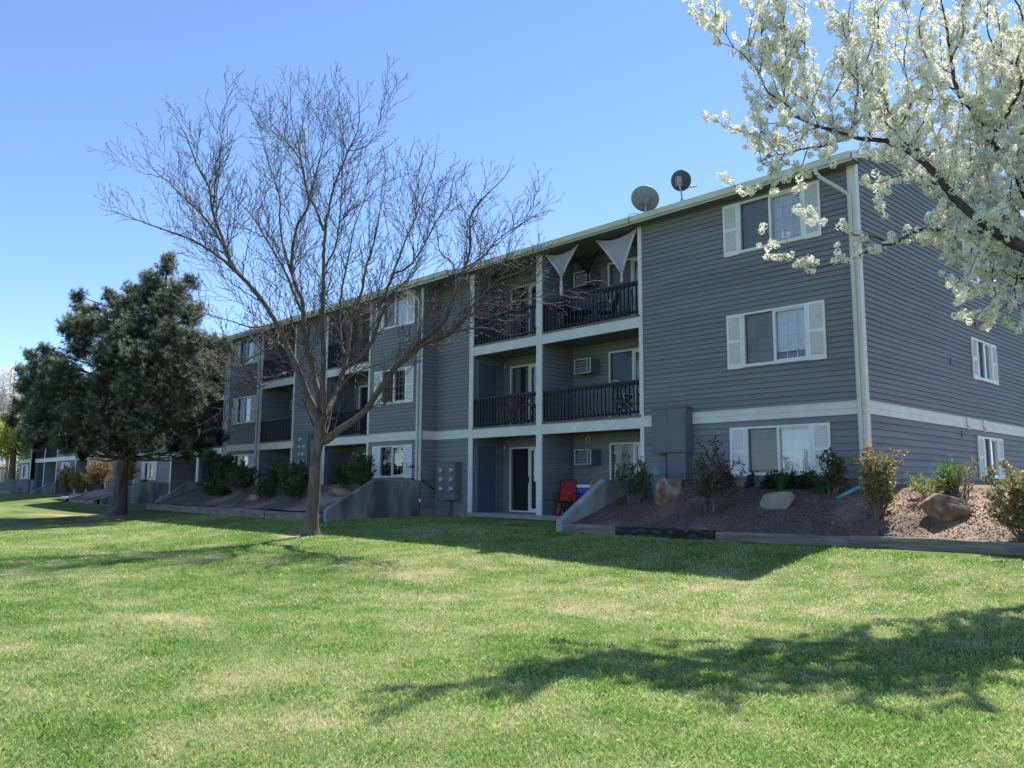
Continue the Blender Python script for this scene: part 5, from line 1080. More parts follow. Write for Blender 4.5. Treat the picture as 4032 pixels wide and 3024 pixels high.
PINE=[(-26.94,-5.21,9.98,0.52),(-27.01,-5.69,9.22,0.59),(-28.18,-5.3,9.58,0.61),(-26.02,-5.11,8.7,0.66),(-27.49,-4.55,9.02,0.68),(-26.26,-4.39,9.42,0.41),(-25.74,-5.59,7.89,0.79),(-27.1,-5.18,8.26,0.82),(-28.71,-4.65,8.62,0.86),(-27.04,-5.84,8.56,0.66),(-28.41,-5.56,8.71,0.68),(-28.25,-6.11,8.98,0.45),(-26.94,-6.77,7.89,0.64),(-29.87,-5.92,8.44,0.7),(-28.92,-6.65,8.67,0.38),(-25.55,-4.63,7.82,0.58),(-27.69,-3.91,8.16,0.62),(-26.27,-4.08,8.24,0.3),(-29.44,-7.86,8.73,0.37),(-29.71,-7.6,8.15,0.45),(-29.32,-7.19,8.23,0.37),(-28.82,-7.94,7.49,0.58),(-31.09,-7.53,7.77,0.62),(-28.34,-7.65,7.28,0.65),(-30.72,-6.95,7.56,0.69),(-27.49,-7.2,7.47,0.57),(-30.22,-6.33,7.88,0.62),(-25.79,-7.2,6.64,0.76),(-28.26,-6.55,7.02,0.81),(-31.54,-5.57,7.72,0.89),(-26.2,-6.38,7.09,0.78),(-28.27,-5.62,7.49,0.83),(-30.45,-5.02,7.85,0.88),(-25.02,-5.69,6.63,0.84),(-26.96,-5.18,7.04,0.89),(-29.68,-4.19,7.56,0.96),(-24.93,-4.81,6.52,0.71),(-27.04,-4.15,6.95,0.75),(-28.72,-3.42,7.04,0.79),(-26.46,-3.52,6.85,0.53),(-25.85,-3.2,6.9,0.37),(-25.76,-2.89,6.67,0.26),(-29.84,-8.02,7.2,0.33),(-28.49,-7.91,6.41,0.65),(-31.81,-7.0,7.03,0.71),(-25.89,-7.69,5.73,0.75),(-28.71,-6.85,6.15,0.81),(-32.35,-5.7,6.67,0.9),(-24.85,-6.85,5.62,0.81),(-28.01,-5.86,6.06,0.89),(-31.79,-4.82,6.62,0.98),(-24.84,-5.92,5.64,0.83),(-27.0,-5.18,5.93,0.88),(-30.61,-3.93,6.45,0.97),(-24.64,-4.96,5.33,0.84),(-27.04,-4.05,5.85,0.9),(-29.11,-3.18,6.01,0.96),(-25.43,-3.88,5.73,0.62),(-27.28,-3.09,6.02,0.66),(-25.78,-3.19,6.15,0.37),(-30.45,-8.68,6.46,0.33),(-31.16,-9.15,6.32,0.33),(-31.12,-8.14,6.19,0.53),(-29.73,-9.03,5.59,0.61),(-32.64,-8.41,6.02,0.66),(-31.83,-9.24,5.65,0.26),(-27.47,-8.79,5.14,0.76),(-29.89,-8.18,5.51,0.81),(-32.89,-7.39,5.75,0.87),(-30.33,-9.22,4.94,0.62),(-33.09,-8.59,5.16,0.66),(-28.47,-8.88,4.5,0.77),(-30.94,-8.19,4.61,0.82),(-33.14,-7.86,4.77,0.87),(-27.71,-8.05,4.37,0.84),(-29.6,-7.55,4.7,0.89),(-32.51,-6.88,5.04,0.95),(-26.84,-7.46,4.66,0.83),(-29.34,-6.61,4.98,0.9),(-32.8,-5.7,5.39,0.98),(-25.31,-6.68,4.62,0.82),(-28.82,-5.7,5.03,0.9),(-31.24,-4.91,5.32,0.97),(-25.35,-5.66,4.58,0.84),(-27.95,-4.68,4.78,0.91),(-30.59,-3.71,5.17,0.97),(-24.12,-5.03,4.2,0.76),(-27.17,-3.92,4.53,0.83),(-29.52,-3.0,4.87,0.88),(-25.03,-3.89,4.52,0.54),(-27.41,-2.83,4.88,0.58),(-25.96,-3.23,5.34,0.45),(-30.64,-9.32,4.09,0.54),(-32.63,-8.79,4.21,0.57),(-31.88,-9.43,3.51,0.37),(-28.55,-8.94,3.52,0.77),(-31.14,-8.51,3.74,0.82),(-33.22,-8.02,3.75,0.86),(-27.68,-8.12,3.44,0.84),(-30.07,-7.47,3.55,0.89),(-33.51,-6.56,3.91,0.97),(-26.42,-7.49,3.51,0.82),(-29.32,-6.71,3.76,0.89),(-31.77,-5.89,3.76,0.95),(-25.04,-6.67,3.36,0.81),(-28.01,-5.88,3.58,0.88),(-30.93,-4.88,3.88,0.96),(-25.54,-5.43,3.45,0.77),(-28.04,-4.4,3.55,0.83),(-29.77,-3.79,3.75,0.87),(-25.78,-4.36,3.36,0.65),(-28.62,-3.23,3.63,0.7),(-26.51,-3.48,3.57,0.48),(-32.12,-8.91,2.9,0.41),(-30.24,-8.81,2.61,0.54),(-32.92,-8.04,2.84,0.58),(-29.17,-8.02,2.61,0.61),(-32.08,-7.38,2.68,0.66),(-27.69,-7.43,2.53,0.56),(-32.08,-6.31,2.68,0.63),(-27.67,-6.43,2.49,0.65),(-30.7,-5.5,2.78,0.7),(-26.44,-5.66,2.55,0.6),(-29.55,-4.61,2.71,0.66),(-27.25,-4.27,2.51,0.48),(-25.76,-3.83,2.46,0.54),(-27.92,-2.82,2.77,0.58),(-26.24,-2.82,2.94,0.45),(-26.63,-3.03,2.13,0.26),(-26.94,-3.89,2.19,0.37),(-29.59,-7.23,2.08,0.29),(-28.58,-5.5,2.1,0.3),(-26.96,-5.15,10.42,0.26),(-29.1,-6.84,8.92,0.26),(-30.23,-8.15,7.4,0.22)]
PTR=[(-29.35,-5.75,-0.47),(-29.24,-5.75,0.17),(-29.11,-5.79,1.14),(-28.97,-5.79,1.94),(-28.91,-5.91,2.91),(-28.76,-5.94,3.96),(-28.45,-5.8,5.0),(-27.94,-5.51,6.37),(-27.48,-5.28,7.74),(-27.15,-5.16,9.03),(-26.96,-5.17,10.16)]
# ------------------------------------------------------------------ plants
M['bark'] = mat('grey_brown_bark', (.085, .065, .052), (.17, .14, .115), scale=10, rough=.9, bump=1.0, bscale=28, stretch=(1, 1, .22), detail=8)
M['twig'] = mat('twig_bark', (.13, .10, .085), (.22, .18, .15), scale=6, rough=.8)
M['pinebark'] = mat('pine_bark', (.07, .052, .045), (.15, .12, .10), scale=7, rough=.95, bump=1.0, bscale=16, stretch=(1, 1, .3), detail=8)
M['pearbark'] = mat('dark_pear_bark', (.035, .030, .028), (.075, .062, .055), scale=8, rough=.9, bump=.8, bscale=25, stretch=(1, 1, .4))

def tubes_np(paths, n=5):
    """many tapered tubes at once: paths = list of lists of (x,y,z,r)"""
    V = []; F = []; o = 0
    ca = np.cos(np.arange(n) * 2 * pi / n); sa = np.sin(np.arange(n) * 2 * pi / n)
    for p in paths:
        p = np.asarray(p, float); P = p[:, :3]; R = p[:, 3]
        t = np.gradient(P, axis=0); t /= np.linalg.norm(t, axis=1)[:, None] + 1e-9
        ref = np.array([0, 0, 1.]) if abs(t[0, 2]) < .9 else np.array([1., 0, 0])
        u = np.cross(t, ref); u /= np.linalg.norm(u, axis=1)[:, None] + 1e-9; w = np.cross(t, u)
        ring = P[:, None] + R[:, None, None] * (u[:, None] * ca[None, :, None] + w[:, None] * sa[None, :, None])
        V.append(ring.reshape(-1, 3)); m = len(P)
        i = np.arange(m - 1)[:, None] * n; k = np.arange(n)[None]; k2 = (k + 1) % n
        F.append(np.stack([i + k, i + k2, i + n + k2, i + n + k], -1).reshape(-1, 4) + o); o += m * n
    return np.concatenate(V), np.concatenate(F)

def smooth_path(pts, step=.12, jit=0.0, rng=None):
    """Catmull-Rom through (x,y,z,r)"""
    p = np.asarray(pts, float); out = []
    for i in range(len(p) - 1):
        p0 = p[max(0, i - 1)]; p1 = p[i]; p2 = p[i + 1]; p3 = p[min(len(p) - 1, i + 2)]
        n = max(1, int(np.linalg.norm(p2[:3] - p1[:3]) / step))
        for k in range(n):
            t = k / n; q = .5 * ((2 * p1) + (-p0 + p2) * t + (2 * p0 - 5 * p1 + 4 * p2 - p3) * t * t + (-p0 + 3 * p1 - 3 * p2 + p3) * t ** 3)
            q[3] = p1[3] + (p2[3] - p1[3]) * t
            if jit: q[:3] += rng.normal(0, jit * min(1, q[3] / .02 + .35), 3)
            out.append(q)
    out.append(p[-1]); return np.array(out)

def fill(rng, start, d, L, r, lvl, out, P):
    """grow a zigzag twig with side twigs; P = parameters"""
    n = max(2, int(L / P['seg'])); pts = [np.append(start, r)]; p = start.copy(); d = d / np.linalg.norm(d); side = 1
    perp = np.cross(d, rng.normal(0, 1, 3)); perp /= np.linalg.norm(perp) + 1e-9
    for i in range(n):
        side = -side
        d2 = d + perp * side * P['zig'] + rng.normal(0, P['wob'], 3) + np.array([0, 0, P['up'] * (1 if lvl < 3 else .5)])
        d2 /= np.linalg.norm(d2); p = p + d2 * L / n; d = d * .75 + d2 * .25 + np.array([0, 0, P['up'] * .3]); d /= np.linalg.norm(d)
        rr_ = max(P['rmin'], r * (1 - .8 * (i + 1) / n)); pts.append(np.append(p, rr_))
        if lvl > 0 and i < n - 0 and rng.rand() < P['br']:
            a = perp * side + rng.normal(0, .5, 3); a -= d * a.dot(d); a /= np.linalg.norm(a) + 1e-9
            q = d * P['fw'] + a * (1 - P['fw'] * .5)
            fill(rng, p.copy(), q, L * rng.uniform(.28, .6) * (1 - .45 * i / n), rr_ * .75, lvl - 1, out, P)
        elif P['spur'] and rng.rand() < P['spur']:
            q = p + (perp * side + rng.normal(0, .4, 3)) * rng.uniform(.02, .045); out.append([np.append(p, rr_ * .9), np.append(q, .006), np.append(q + d * .008, .003)])
    out.append(pts)

# ---- the bare tree
rng = np.random.RandomState(21)
bt = thing('bare_tree', 'leafless multi-limbed tree with long knobbly twigs, in front of the middle of the building', 'tree', (-12.2, -6.4, -.49))
off = np.array([-12.2, -6.4, -.49, 0])
limbs = [smooth_path(l[1], .10, .006, rng) for l in BARE]
tk = limbs[0]
k = np.clip(1 - (tk[:, 2] + .49) / .4, 0, 1); tk[:, 3] += .09 * k ** 2
top_ = tk[-1].copy(); tk = np.vstack([tk[0] + [0, 0, -.15, .03], tk])
V, F = tubes_np([tk - off], 18)
ang = np.arctan2(V[:, 1], V[:, 0]); nzv = np.array([mnoise.fractal(Vector((cos(a) * 1.3, sin(a) * 1.3, z * 1.2)), 1, 2, 3) for a, z in zip(ang, V[:, 2])])
cen = np.repeat(tk[:, :3] - off[:3], 18, axis=0); V = cen + (V - cen) * (1 + .10 * nzv)[:, None]
npmesh('trunk', V, F, M['bark'], bt, smooth=True)
V, F = tubes_np([(l - off) * [1, 1, 1, 1.0] for l in limbs[1:]], 9); npmesh('limbs', V, F, M['bark'], bt, smooth=True)
tw = []
PB = dict(seg=.10, zig=.34, wob=.13, up=.07, rmin=.0055, br=.40, fw=.9, spur=.45)
PL = dict(seg=.14, zig=.22, wob=.12, up=.09, rmin=.0055, br=.62, fw=.9, spur=.4)
for li, l in enumerate(limbs[1:]):
    n = len(l)
    for i in range(3, n - 1):
        r_ = l[i, 3]; tt = i / n
        d = l[i + 1, :3] - l[i - 1, :3]; d /= np.linalg.norm(d)
        def away():
            a = rng.normal(0, 1, 3); a[2] = abs(a[2]) * .7; a -= d * a.dot(d); return a / np.linalg.norm(a)
        if rng.rand() < (.10 if r_ > .05 else .31) and tt < .86:
            fill(rng, l[i, :3].copy(), d * .8 + away() * .65, rng.uniform(1.0, 2.9) * (1.1 - .65 * tt), min(.015, r_ * .7), 2, tw, PL)
        if rng.rand() < (.08 if r_ > .05 else .42):
            fill(rng, l[i, :3].copy(), d * .7 + away() * .8, rng.uniform(.25, .8), min(.010, r_ * .6), 1, tw, PB)
    d = l[-1, :3] - l[-3, :3]; fill(rng, l[-1, :3].copy(), d, .25, l[-1, 3], 1, tw, PB)
tw = [np.array(t_) - off for t_ in tw]
V, F = tubes_np(tw, 4); npmesh('twigs', V, F, M['treetwig'], bt)
print('bare twigs', len(tw), len(F))

# ---- leaves helper
def leaves(centers, dirs, size, rng, asp=.55, jit=.5, quad=True):
    """flat leaf quads at centres, lying roughly along dirs"""
    n = len(centers); d = dirs + rng.normal(0, jit, (n, 3)); d /= np.linalg.norm(d, axis=1)[:, None] + 1e-9
    s = np.cross(d, rng.normal(0, 1, (n, 3))); s /= np.linalg.norm(s, axis=1)[:, None] + 1e-9
    sz = (size if np.ndim(size) else np.full(n, size))[:, None] * rng.uniform(.7, 1.3, (n, 1))
    c = centers
    V = np.stack([c, c + d * sz * .5 + s * sz * asp * .5, c + d * sz, c + d * sz * .5 - s * sz * asp * .5], 1)
    return V.reshape(-1, 3), np.arange(n * 4).reshape(n, 4)

# ---- flowering pear at the right
rng = np.random.RandomState(8)
po = np.array([4.95, -4.1, -.3, 0])
pt = thing('flowering_pear_tree', 'white-blossomed pear tree whose dark limbs reach in from the right edge', 'tree', tuple(po[:3]))
limbs = []
for i, l in enumerate(PEAR):
    pts = list(l[1])
    if i == 0: pts = [(4.97, -4.02, -.45, .30), (4.95, -4.05, -.15, .24), (4.93, -4.12, .9, .19), (4.86, -4.38, 2.2, .15)] + pts[2:]
    limbs.append(smooth_path(pts, .07, .004, rng))
tp = (4.84, -4.5, 2.5, .085)
for i in (1, 2, 3, 5, 17, 18, 33, 34, 36, 43, 44, 54, 55, 56):     # the far side of the crown, limbs repeated to thicken its lawn shadow
    pts = [(x + .2 + .02 * i, y + 2.1, z + .25, r_ * .8) for x, y, z, r_ in PEAR[i][1]]
    m_ = ((tp[0] + pts[0][0]) / 2, (tp[1] + pts[0][1]) / 2, (tp[2] + pts[0][2]) / 2 + .25, max(.03, pts[0][3] * 1.15))
    if i not in (1, 2, 3, 5): m_ = (m_[0], m_[1], m_[2], .03)
    limbs.append(smooth_path([(*tp[:3], max(.045, pts[0][3] * 1.3)), m_] + pts, .09, .004, rng))
for tgt in ((6.2, -3.4, 5.2), (7.0, -2.6, 4.8), (5.9, -2.4, 6.2), (7.6, -3.6, 5.6), (6.6, -1.6, 5.6), (5.6, -3.2, 6.8), (7.4, -4.6, 5.0), (6.9, -3.2, 6.6), (4.4, -1.8, 5.0), (4.9, -.8, 5.2), (4.3, -.6, 6.6), (5.3, -1.5, 6.0), (3.7, -2.2, 6.3), (4.1, -1.2, 7.3), (5.0, -2.2, 4.4)):     # boughs mostly out of view, added for their shadow on the lawn
    limbs.append(smooth_path([(4.9, -4.25, 1.7, .055), ((4.9 + tgt[0]) / 2, (-4.25 + tgt[1]) / 2, (1.7 + tgt[2]) / 2 - .2, .035), (*tgt, .02), (tgt[0] + .3, tgt[1], tgt[2] + .9, .006)], .09, .004, rng))
V, F = tubes_np([limbs[0] - po], 14); npmesh('trunk', V, F, M['pearbark'], pt, smooth=True)
sh = []; PP = dict(seg=.07, zig=.12, wob=.12, up=.13, rmin=.003, br=.16, fw=.8, spur=0)
for li, l in enumerate(limbs):
    n = len(l)
    for i in range(2, n - 1):
        r_ = l[i, 3]
        if r_ > .06 or (li == 0 and r_ > .05): continue
        thin = li in (6, 7, 8, 9, 10, 11)          # the sparse low branches against the wall
        if rng.rand() < (.38 if not thin else .25):
            d = l[i + 1, :3] - l[i - 1, :3]; d /= np.linalg.norm(d); a = rng.normal(0, 1, 3); a -= d * a.dot(d); a /= np.linalg.norm(a)
            fill(rng, l[i, :3].copy(), d * .5 + a * .8 + np.array([0, 0, .35]), rng.uniform(.14, .36) if thin else rng.uniform(.25, .95), .007, 1, sh, PP)
V, F = tubes_np([l - po for l in limbs[1:]] + [np.array(s_) - po for s_ in sh], 6)
npmesh('branches', V, F, M['pearbark'], pt, smooth=True)
cl = []
for li, l in enumerate(limbs):
    for i in range(1, len(l)):
        r_ = l[i, 3]
        if r_ < .037 and rng.rand() < (.62 if li not in (6, 7, 8) else .75):
            for _ in range(1 + (rng.rand() < .35)): cl.append(l[i, :3] + rng.normal(0, .035, 3))
for s_ in sh:
    s_ = np.array(s_)
    for i in range(1, len(s_)):
        for _ in range(1 + (rng.rand() < .25)):
            if rng.rand() < .72: cl.append(s_[i, :3] + rng.normal(0, .022, 3))
cl = np.array(cl); print('pear clusters', len(cl), 'shoots', len(sh))
# each cluster: a round corymb of small petals facing outwards
npet = 36; n = len(cl)
cr_ = rng.uniform(.038, .060, n)
dv = rng.normal(0, 1, (n, npet, 3)); dv /= np.linalg.norm(dv, axis=2)[..., None]
cc = cl[:, None] + dv * cr_[:, None, None] * rng.uniform(.85, 1.05, (n, npet, 1))
t1 = np.cross(dv, rng.normal(0, 1, (n, npet, 3))); t1 /= np.linalg.norm(t1, axis=2)[..., None]; t2 = np.cross(dv, t1)
tilt = rng.normal(0, .35, (n, npet, 1)); t1 = t1 + dv * tilt; ps = .0155 * rng.uniform(.75, 1.3, (n, npet, 1))
V = np.stack([cc - t1 * ps, cc - t2 * ps * .9, cc + t1 * ps, cc + t2 * ps * .9], 2).reshape(-1, 3) - po[:3]
M['petal'] = leafmat('pear_blossom', (.88, .87, .78), (.82, .82, .66), trans=.40, rough=.7, scale=9)
npmesh('blossoms', V, np.arange(len(V)).reshape(-1, 4), M['petal'], pt, attr=np.repeat(rng.rand(n * npet) ** 3, 4))
m_ = rng.rand(n) < .10; c2 = np.repeat(cl[m_], 4, axis=0) + rng.normal(0, .02, (m_.sum() * 4, 3))
V, F = leaves(c2 - po[:3], rng.normal(0, 1, c2.shape) + [0, 0, .6], .045, rng)
M['budleaf'] = leafmat('young_pear_leaf', (.35, .36, .06), (.42, .26, .08), trans=.5, scale=6)
npmesh('young_leaves', V, F, M['budleaf'], pt, attr=np.repeat(rng.rand(len(F)), 4))

# ---- pine
rng = np.random.RandomState(4)
pn = thing('pine_tree', 'big dark green bushy pine standing on the lawn at the left', 'tree', (-29.5, -6.05, -.46))
off = np.array([-29.5, -6.05, -.46, 0])
rads = [.40, .28, .24, .22, .20, .20, .17, .13, .09, .05, .02]
tr_ = [(p[0], p[1], p[2], r_) for p, r_ in zip(PTR, rads)]
tr_[0] = (-29.3, -5.85, -.6, .48); tr_ = smooth_path(tr_, .12, 0, rng)
dlt = np.clip(1 - (tr_[:, 2]) / 1.2, 0, 1)
V, F = tubes_np([tr_ - off], 16)
cen = np.repeat(tr_[:, :3] - off[:3], 16, axis=0); ang = np.arctan2((V - cen)[:, 1], (V - cen)[:, 0])
nzv = np.array([mnoise.fractal(Vector((cos(a) * 1.6, sin(a) * 1.6, z * .9)), 1, 2, 3) for a, z in zip(ang, V[:, 2])])
V = cen + (V - cen) * (1 + .14 * nzv)[:, None]
npmesh('trunk', V, F, M['pinebark'], pn, smooth=True)
P3 = np.array(PINE); lim = []; tufts = []; tdir = []; tuft_light = []
for (x, y, z, r_) in PINE:
    zz = z - .25 * np.hypot(x - tr_[0, 0], y - tr_[0, 1]) - .2
    j = int(np.argmin(abs(tr_[:, 2] - max(1.9, zz)))); s_ = tr_[j, :3]; e_ = np.array([x, y, z]); mid = (s_ + e_) / 2 + np.array([0, 0, -.18])
    lim.append(smooth_path([(*s_, .05), (*mid, .035), (*e_, .016)], .25, .02, rng))
    nb = int(13 + 98 * r_ ** 1.7)
    for _ in range(nb):          # sprays that make up the clump
        d = rng.normal(0, 1, 3); d[2] = d[2] * .8 + .15; d /= np.linalg.norm(d); q = e_ + d * r_ * rng.uniform(.45, 1.08)
        if rng.rand() < .35: lim.append(np.array([(*(e_ + d * r_ * .1), .010), (*((e_ + q) / 2 + rng.normal(0, .03, 3)), .008), (*q, .005)]))
        up = d * .7 + np.array([0, 0, .55]); up /= np.linalg.norm(up)
        for k in range(4):
            tufts.append(q - up * (.10 * k) + rng.normal(0, .03, 3)); tdir.append(up); tuft_light.append(.3 + .85 * rng.rand() if k == 0 else -.25)  # sunlit tips and shaded cores put into the colour: outer tuft light, rest dark
V, F = tubes_np([l - off for l in lim], 5); npmesh('branches', V, F, M['pinebark'], pn)
tufts = np.array(tufts); tdir = np.array(tdir); n = len(tufts); nn = 13; print('pine tufts', n)
dv = rng.normal(0, 1, (n, nn, 3)); dv /= np.linalg.norm(dv, axis=2)[..., None]
dv = dv + tdir[:, None] * .95; dv /= np.linalg.norm(dv, axis=2)[..., None]
ln_ = rng.uniform(.13, .22, (n, nn, 1)); sd = np.cross(dv, rng.normal(0, 1, (n, nn, 3))); sd /= np.linalg.norm(sd, axis=2)[..., None]
c0 = tufts[:, None] + dv * .01; wd_ = .0095
V = np.stack([c0 - sd * wd_, c0 + sd * wd_, c0 + dv * ln_], 2).reshape(-1, 3) - off[:3]
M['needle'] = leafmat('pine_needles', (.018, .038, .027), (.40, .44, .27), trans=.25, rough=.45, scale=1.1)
npmesh('needles', V, np.arange(len(V)).reshape(-1, 3), M['needle'], pn, attr=np.repeat(np.repeat(np.array(tuft_light), nn), 3))

# ---- shrubs
def shrub(name, label, cat, loc, w_, h_, nst, nlf, lsize, m, seed, group=None, base=.12, stemm=None, openness=.6, asp=.6, vis=(1, 1)):
    rng = np.random.RandomState(seed); t = thing(name, label, cat, loc, 0, group)
    st = []; P_ = dict(seg=.08, zig=.2, wob=.18, up=.10, rmin=.0025, br=.38, fw=.75, spur=0)
    for k in range(nst):
        a = rng.uniform(0, 2 * pi); sp = rng.uniform(.1, 1) ** .7
        d = np.array([cos(a) * sp * w_ / h_ * .9, sin(a) * sp * w_ / h_ * .9, 1.0]); L_ = h_ * rng.uniform(.65, 1.05) * sqrt(1 + (sp * w_ / h_ * .6) ** 2)
        fill(rng, np.array([cos(a) * base * sp, sin(a) * base * sp, -.05]), d, L_, .010 + .006 * h_, 2, st, P_)
    V, F = tubes_np([np.array(s_) for s_ in st], 4); npmesh('stems', V, F, stemm or M['twig'], t)
    pts = []; dr = []
    for s_ in st:
        s_ = np.array(s_)
        for i in range(1, len(s_)):
            if s_[i, 2] > h_ * .22: pts.append(s_[i, :3]); dr.append(s_[i, :3] - s_[i - 1, :3])
    pts = np.array(pts); dr = np.array(dr); dr /= np.linalg.norm(dr, axis=1)[:, None] + 1e-9
    ix = rng.randint(0, len(pts), nlf)
    c = pts[ix] + rng.normal(0, .022, (nlf, 3)); V, F = leaves(c, dr[ix] * .4 + [0, 0, .25], lsize, rng, asp=asp, jit=.8)
    npmesh('leaves', V, F, m, t, attr=np.repeat(rng.rand(nlf), 4))
    return t
M['leafbronze'] = leafmat('bronze_olive_leaf', (.19, .20, .08), (.36, .28, .14), trans=.42, rough=.4, scale=5)
M['leafgreen'] = leafmat('dark_green_leaf', (.05, .095, .035), (.11, .17, .065), trans=.3, rough=.4, scale=4)
M['leafmix'] = leafmat('green_bronze_leaf', (.06, .085, .03), (.16, .11, .055), trans=.3, rough=.4, scale=6)
M['leaflime'] = leafmat('lime_leaf', (.26, .32, .07), (.36, .38, .11), trans=.45, rough=.45, scale=8)
M['leaforange'] = leafmat('orange_brown_leaf', (.24, .17, .07), (.38, .25, .11), trans=.35, rough=.5, scale=4)
GB = 'leafy shrubs on the bark bank'; GS = 'dark shrubs in the shaded bed'
def bz(x, y): return float(bank_z(x, y))
def bz2(x, y): return float(bank2(x, y))
shrub('shrub', 'open green shrub beside the sloping patio wall, in front of the pedestal', 'shrub', (-4.94, -1.75, bz(-4.94, -1.75)), .55, 1.0, 10, 2600, .055, M['leafgreen'], 31, GB)
shrub('shrub', 'tall twiggy shrub on the bank left of the ground floor window', 'shrub', (-2.62, -2.0, bz(-2.62, -2.0)), .50, 1.32, 12, 3200, .055, M['leafmix'], 32, GB)
shrub('shrub', 'shaded bronze shrub just left of the corner downspout', 'shrub', (-.45, -.75, bz(-.45, -.75)), .22, .8, 10, 2400, .055, M['leafmix'], 33, GB)
shrub('shrub', 'bronze-leaved shrub at the corner trim, half in sun', 'shrub', (.85, -1.75, bz(.78, -1.75)), .36, 1.22, 17, 5200, .06, M['leafbronze'], 34, GB)
shrub('shrub', 'small rounded lime green shrub by the gable wall', 'shrub', (1.45, -.75, bz(1.45, -.75)), .36, .42, 14, 1500, .035, M['leaflime'], 35, GB, base=.05)
shrub('shrub', 'low reddish shrub in front of the ornamental grass clump', 'shrub', (1.98, -.70, bz(1.98, -.7)), .40, .62, 8, 600, .045, M['leafbronze'], 36, GB)
shrub('shrub', 'largest bronze-leaved shrub, at the right edge in front of the orange boulder', 'shrub', (3.5, -2.35, bz(3.5, -2.35)), .56, 1.12, 24, 9500, .062, M['leafbronze'], 37, GB)
shrub('shrub', 'bronze shrub behind the largest one, cut off by the right edge', 'shrub', (4.2, -1.3, bz(4.2, -1.3)), .6, 1.15, 16, 5000, .062, M['leafbronze'], 38, GB)
for i, (x, y, w_, h_, l) in enumerate([(-16.4, -2.0, 1.0, 1.15, 'dark shrub against the stained wall, right of the bare trunk'), (-18.2, -1.7, .7, .95, 'dark shrub just behind the tan boulder'), (-20.4, -2.3, 1.0, 1.1, 'broad dark shrub directly left of the bare trunk'),
                                  (-22.6, -2.0, .9, 1.0, 'dark shrub under the seven-meter panel'), (-24.6, -2.5, 1.1, 1.1, 'wide dark shrub in the middle of the shaded bed'), (-26.6, -1.8, .9, .95, 'dark shrub below the far balcony'),
                                  (-28.3, -1.6, .55, 1.25, 'taller thin shrub in front of the far ground floor window'), (-29.6, -1.4, .7, .6, 'low shrub at the far end of the shaded bed'), (-21.6, -2.9, .8, .6, 'low spreading shrub near the small dark boulder'), (-19.2, -2.9, .8, .65, 'low spreading shrub left of the bare trunk near the timbers'), (-25.8, -3.0, .8, .6, 'low spreading shrub left of the shaded bed centre, near the timbers')]):
    shrub('shrub', l, 'shrub', (x, y, bz2(x, y)), w_ * .75, h_, 14, 6500, .075, M['leafgreen'], 50 + i, GS)
GO = 'orange-brown shrubs at the far end'
for i, (x, y, w_, h_, l) in enumerate([(-54.2, -1.4, 1.0, 1.7, 'leftmost orange-brown shrub behind the pine trunk'), (-45.8, -1.9, .95, 1.75, 'orange-brown shrub directly left of the pine trunk'), (-42.7, -1.2, .6, 1.5, 'narrow orange-brown shrub peeking out right of the pine trunk'), (-51.6, -1.2, .8, 1.4, 'shorter orange-brown shrub between the two bigger ones left of the pine trunk')]):
    shrub('shrub', l, 'shrub', (x, y, float(bank3(x, y)) if x > -47.5 else .25), w_, h_, 18, 6500, .085, M['leaforange'], 70 + i, GO)
# ornamental grass clumps and daffodil-like tufts
def clump(loc, r_, h_, n, m, label, seed, name='ornamental_grass'):
    rng = np.random.RandomState(seed); V = []; F = []
    for k in range(n):
        a = rng.uniform(0, 2 * pi); ex = rng.uniform(.0, .3) * r_; lean = rng.uniform(.1, 1) * r_; hh = h_ * rng.uniform(.6, 1.05); wv = .006
        p0 = np.array([cos(a) * ex, sin(a) * ex, -.03]); p1 = np.array([cos(a) * (ex + lean * .35), sin(a) * (ex + lean * .35), hh * .65]); p2 = np.array([cos(a) * (ex + lean), sin(a) * (ex + lean), hh])
        s_ = np.array([-sin(a), cos(a), 0]) * wv; o_ = len(V); V += [p0 - s_, p0 + s_, p1 + s_ * .8, p1 - s_ * .8, p2 + s_ * .1, p2 - s_ * .1]; F += [(o_, o_ + 1, o_ + 2, o_ + 3), (o_ + 3, o_ + 2, o_ + 4, o_ + 5)]
    o = npmesh(name, V, F, m, attr=np.repeat(rng.rand(n), 6)); o.location = loc; tag(o, label, 'grass clump', 'tall grass clumps by the wall'); return o
M['tallgrass'] = leafmat('tall_grass', (.05, .16, .03), (.10, .24, .06), trans=.4, rough=.4, scale=3)
clump((1.75, -.45, bz(1.75, -.45)), .42, .62, 420, M['tallgrass'], 'tall bright green grass clump against the gable wall', 1)
clump((-1.75, -.5, bz(-1.75, -.5)), .28, .34, 260, M['tallgrass'], 'green grass tuft under the middle of the ground floor window', 2)
clump((-.75, -.6, bz(-.75, -.6)), .42, .36, 360, M['tallgrass'], 'green grass tuft left of the shaded bronze shrub', 3)
clump((-4.6, -.85, bz(-4.6, -.85)), .28, .30, 200, M['tallgrass'], 'green grass tuft at the foot of the pale green pedestal', 4)
clump((-41.5, -.6, float(bank3(-41.5, -.6))), .5, .35, 200, M['tallgrass'], 'grass tuft under the shuttered window behind the pine', 5)
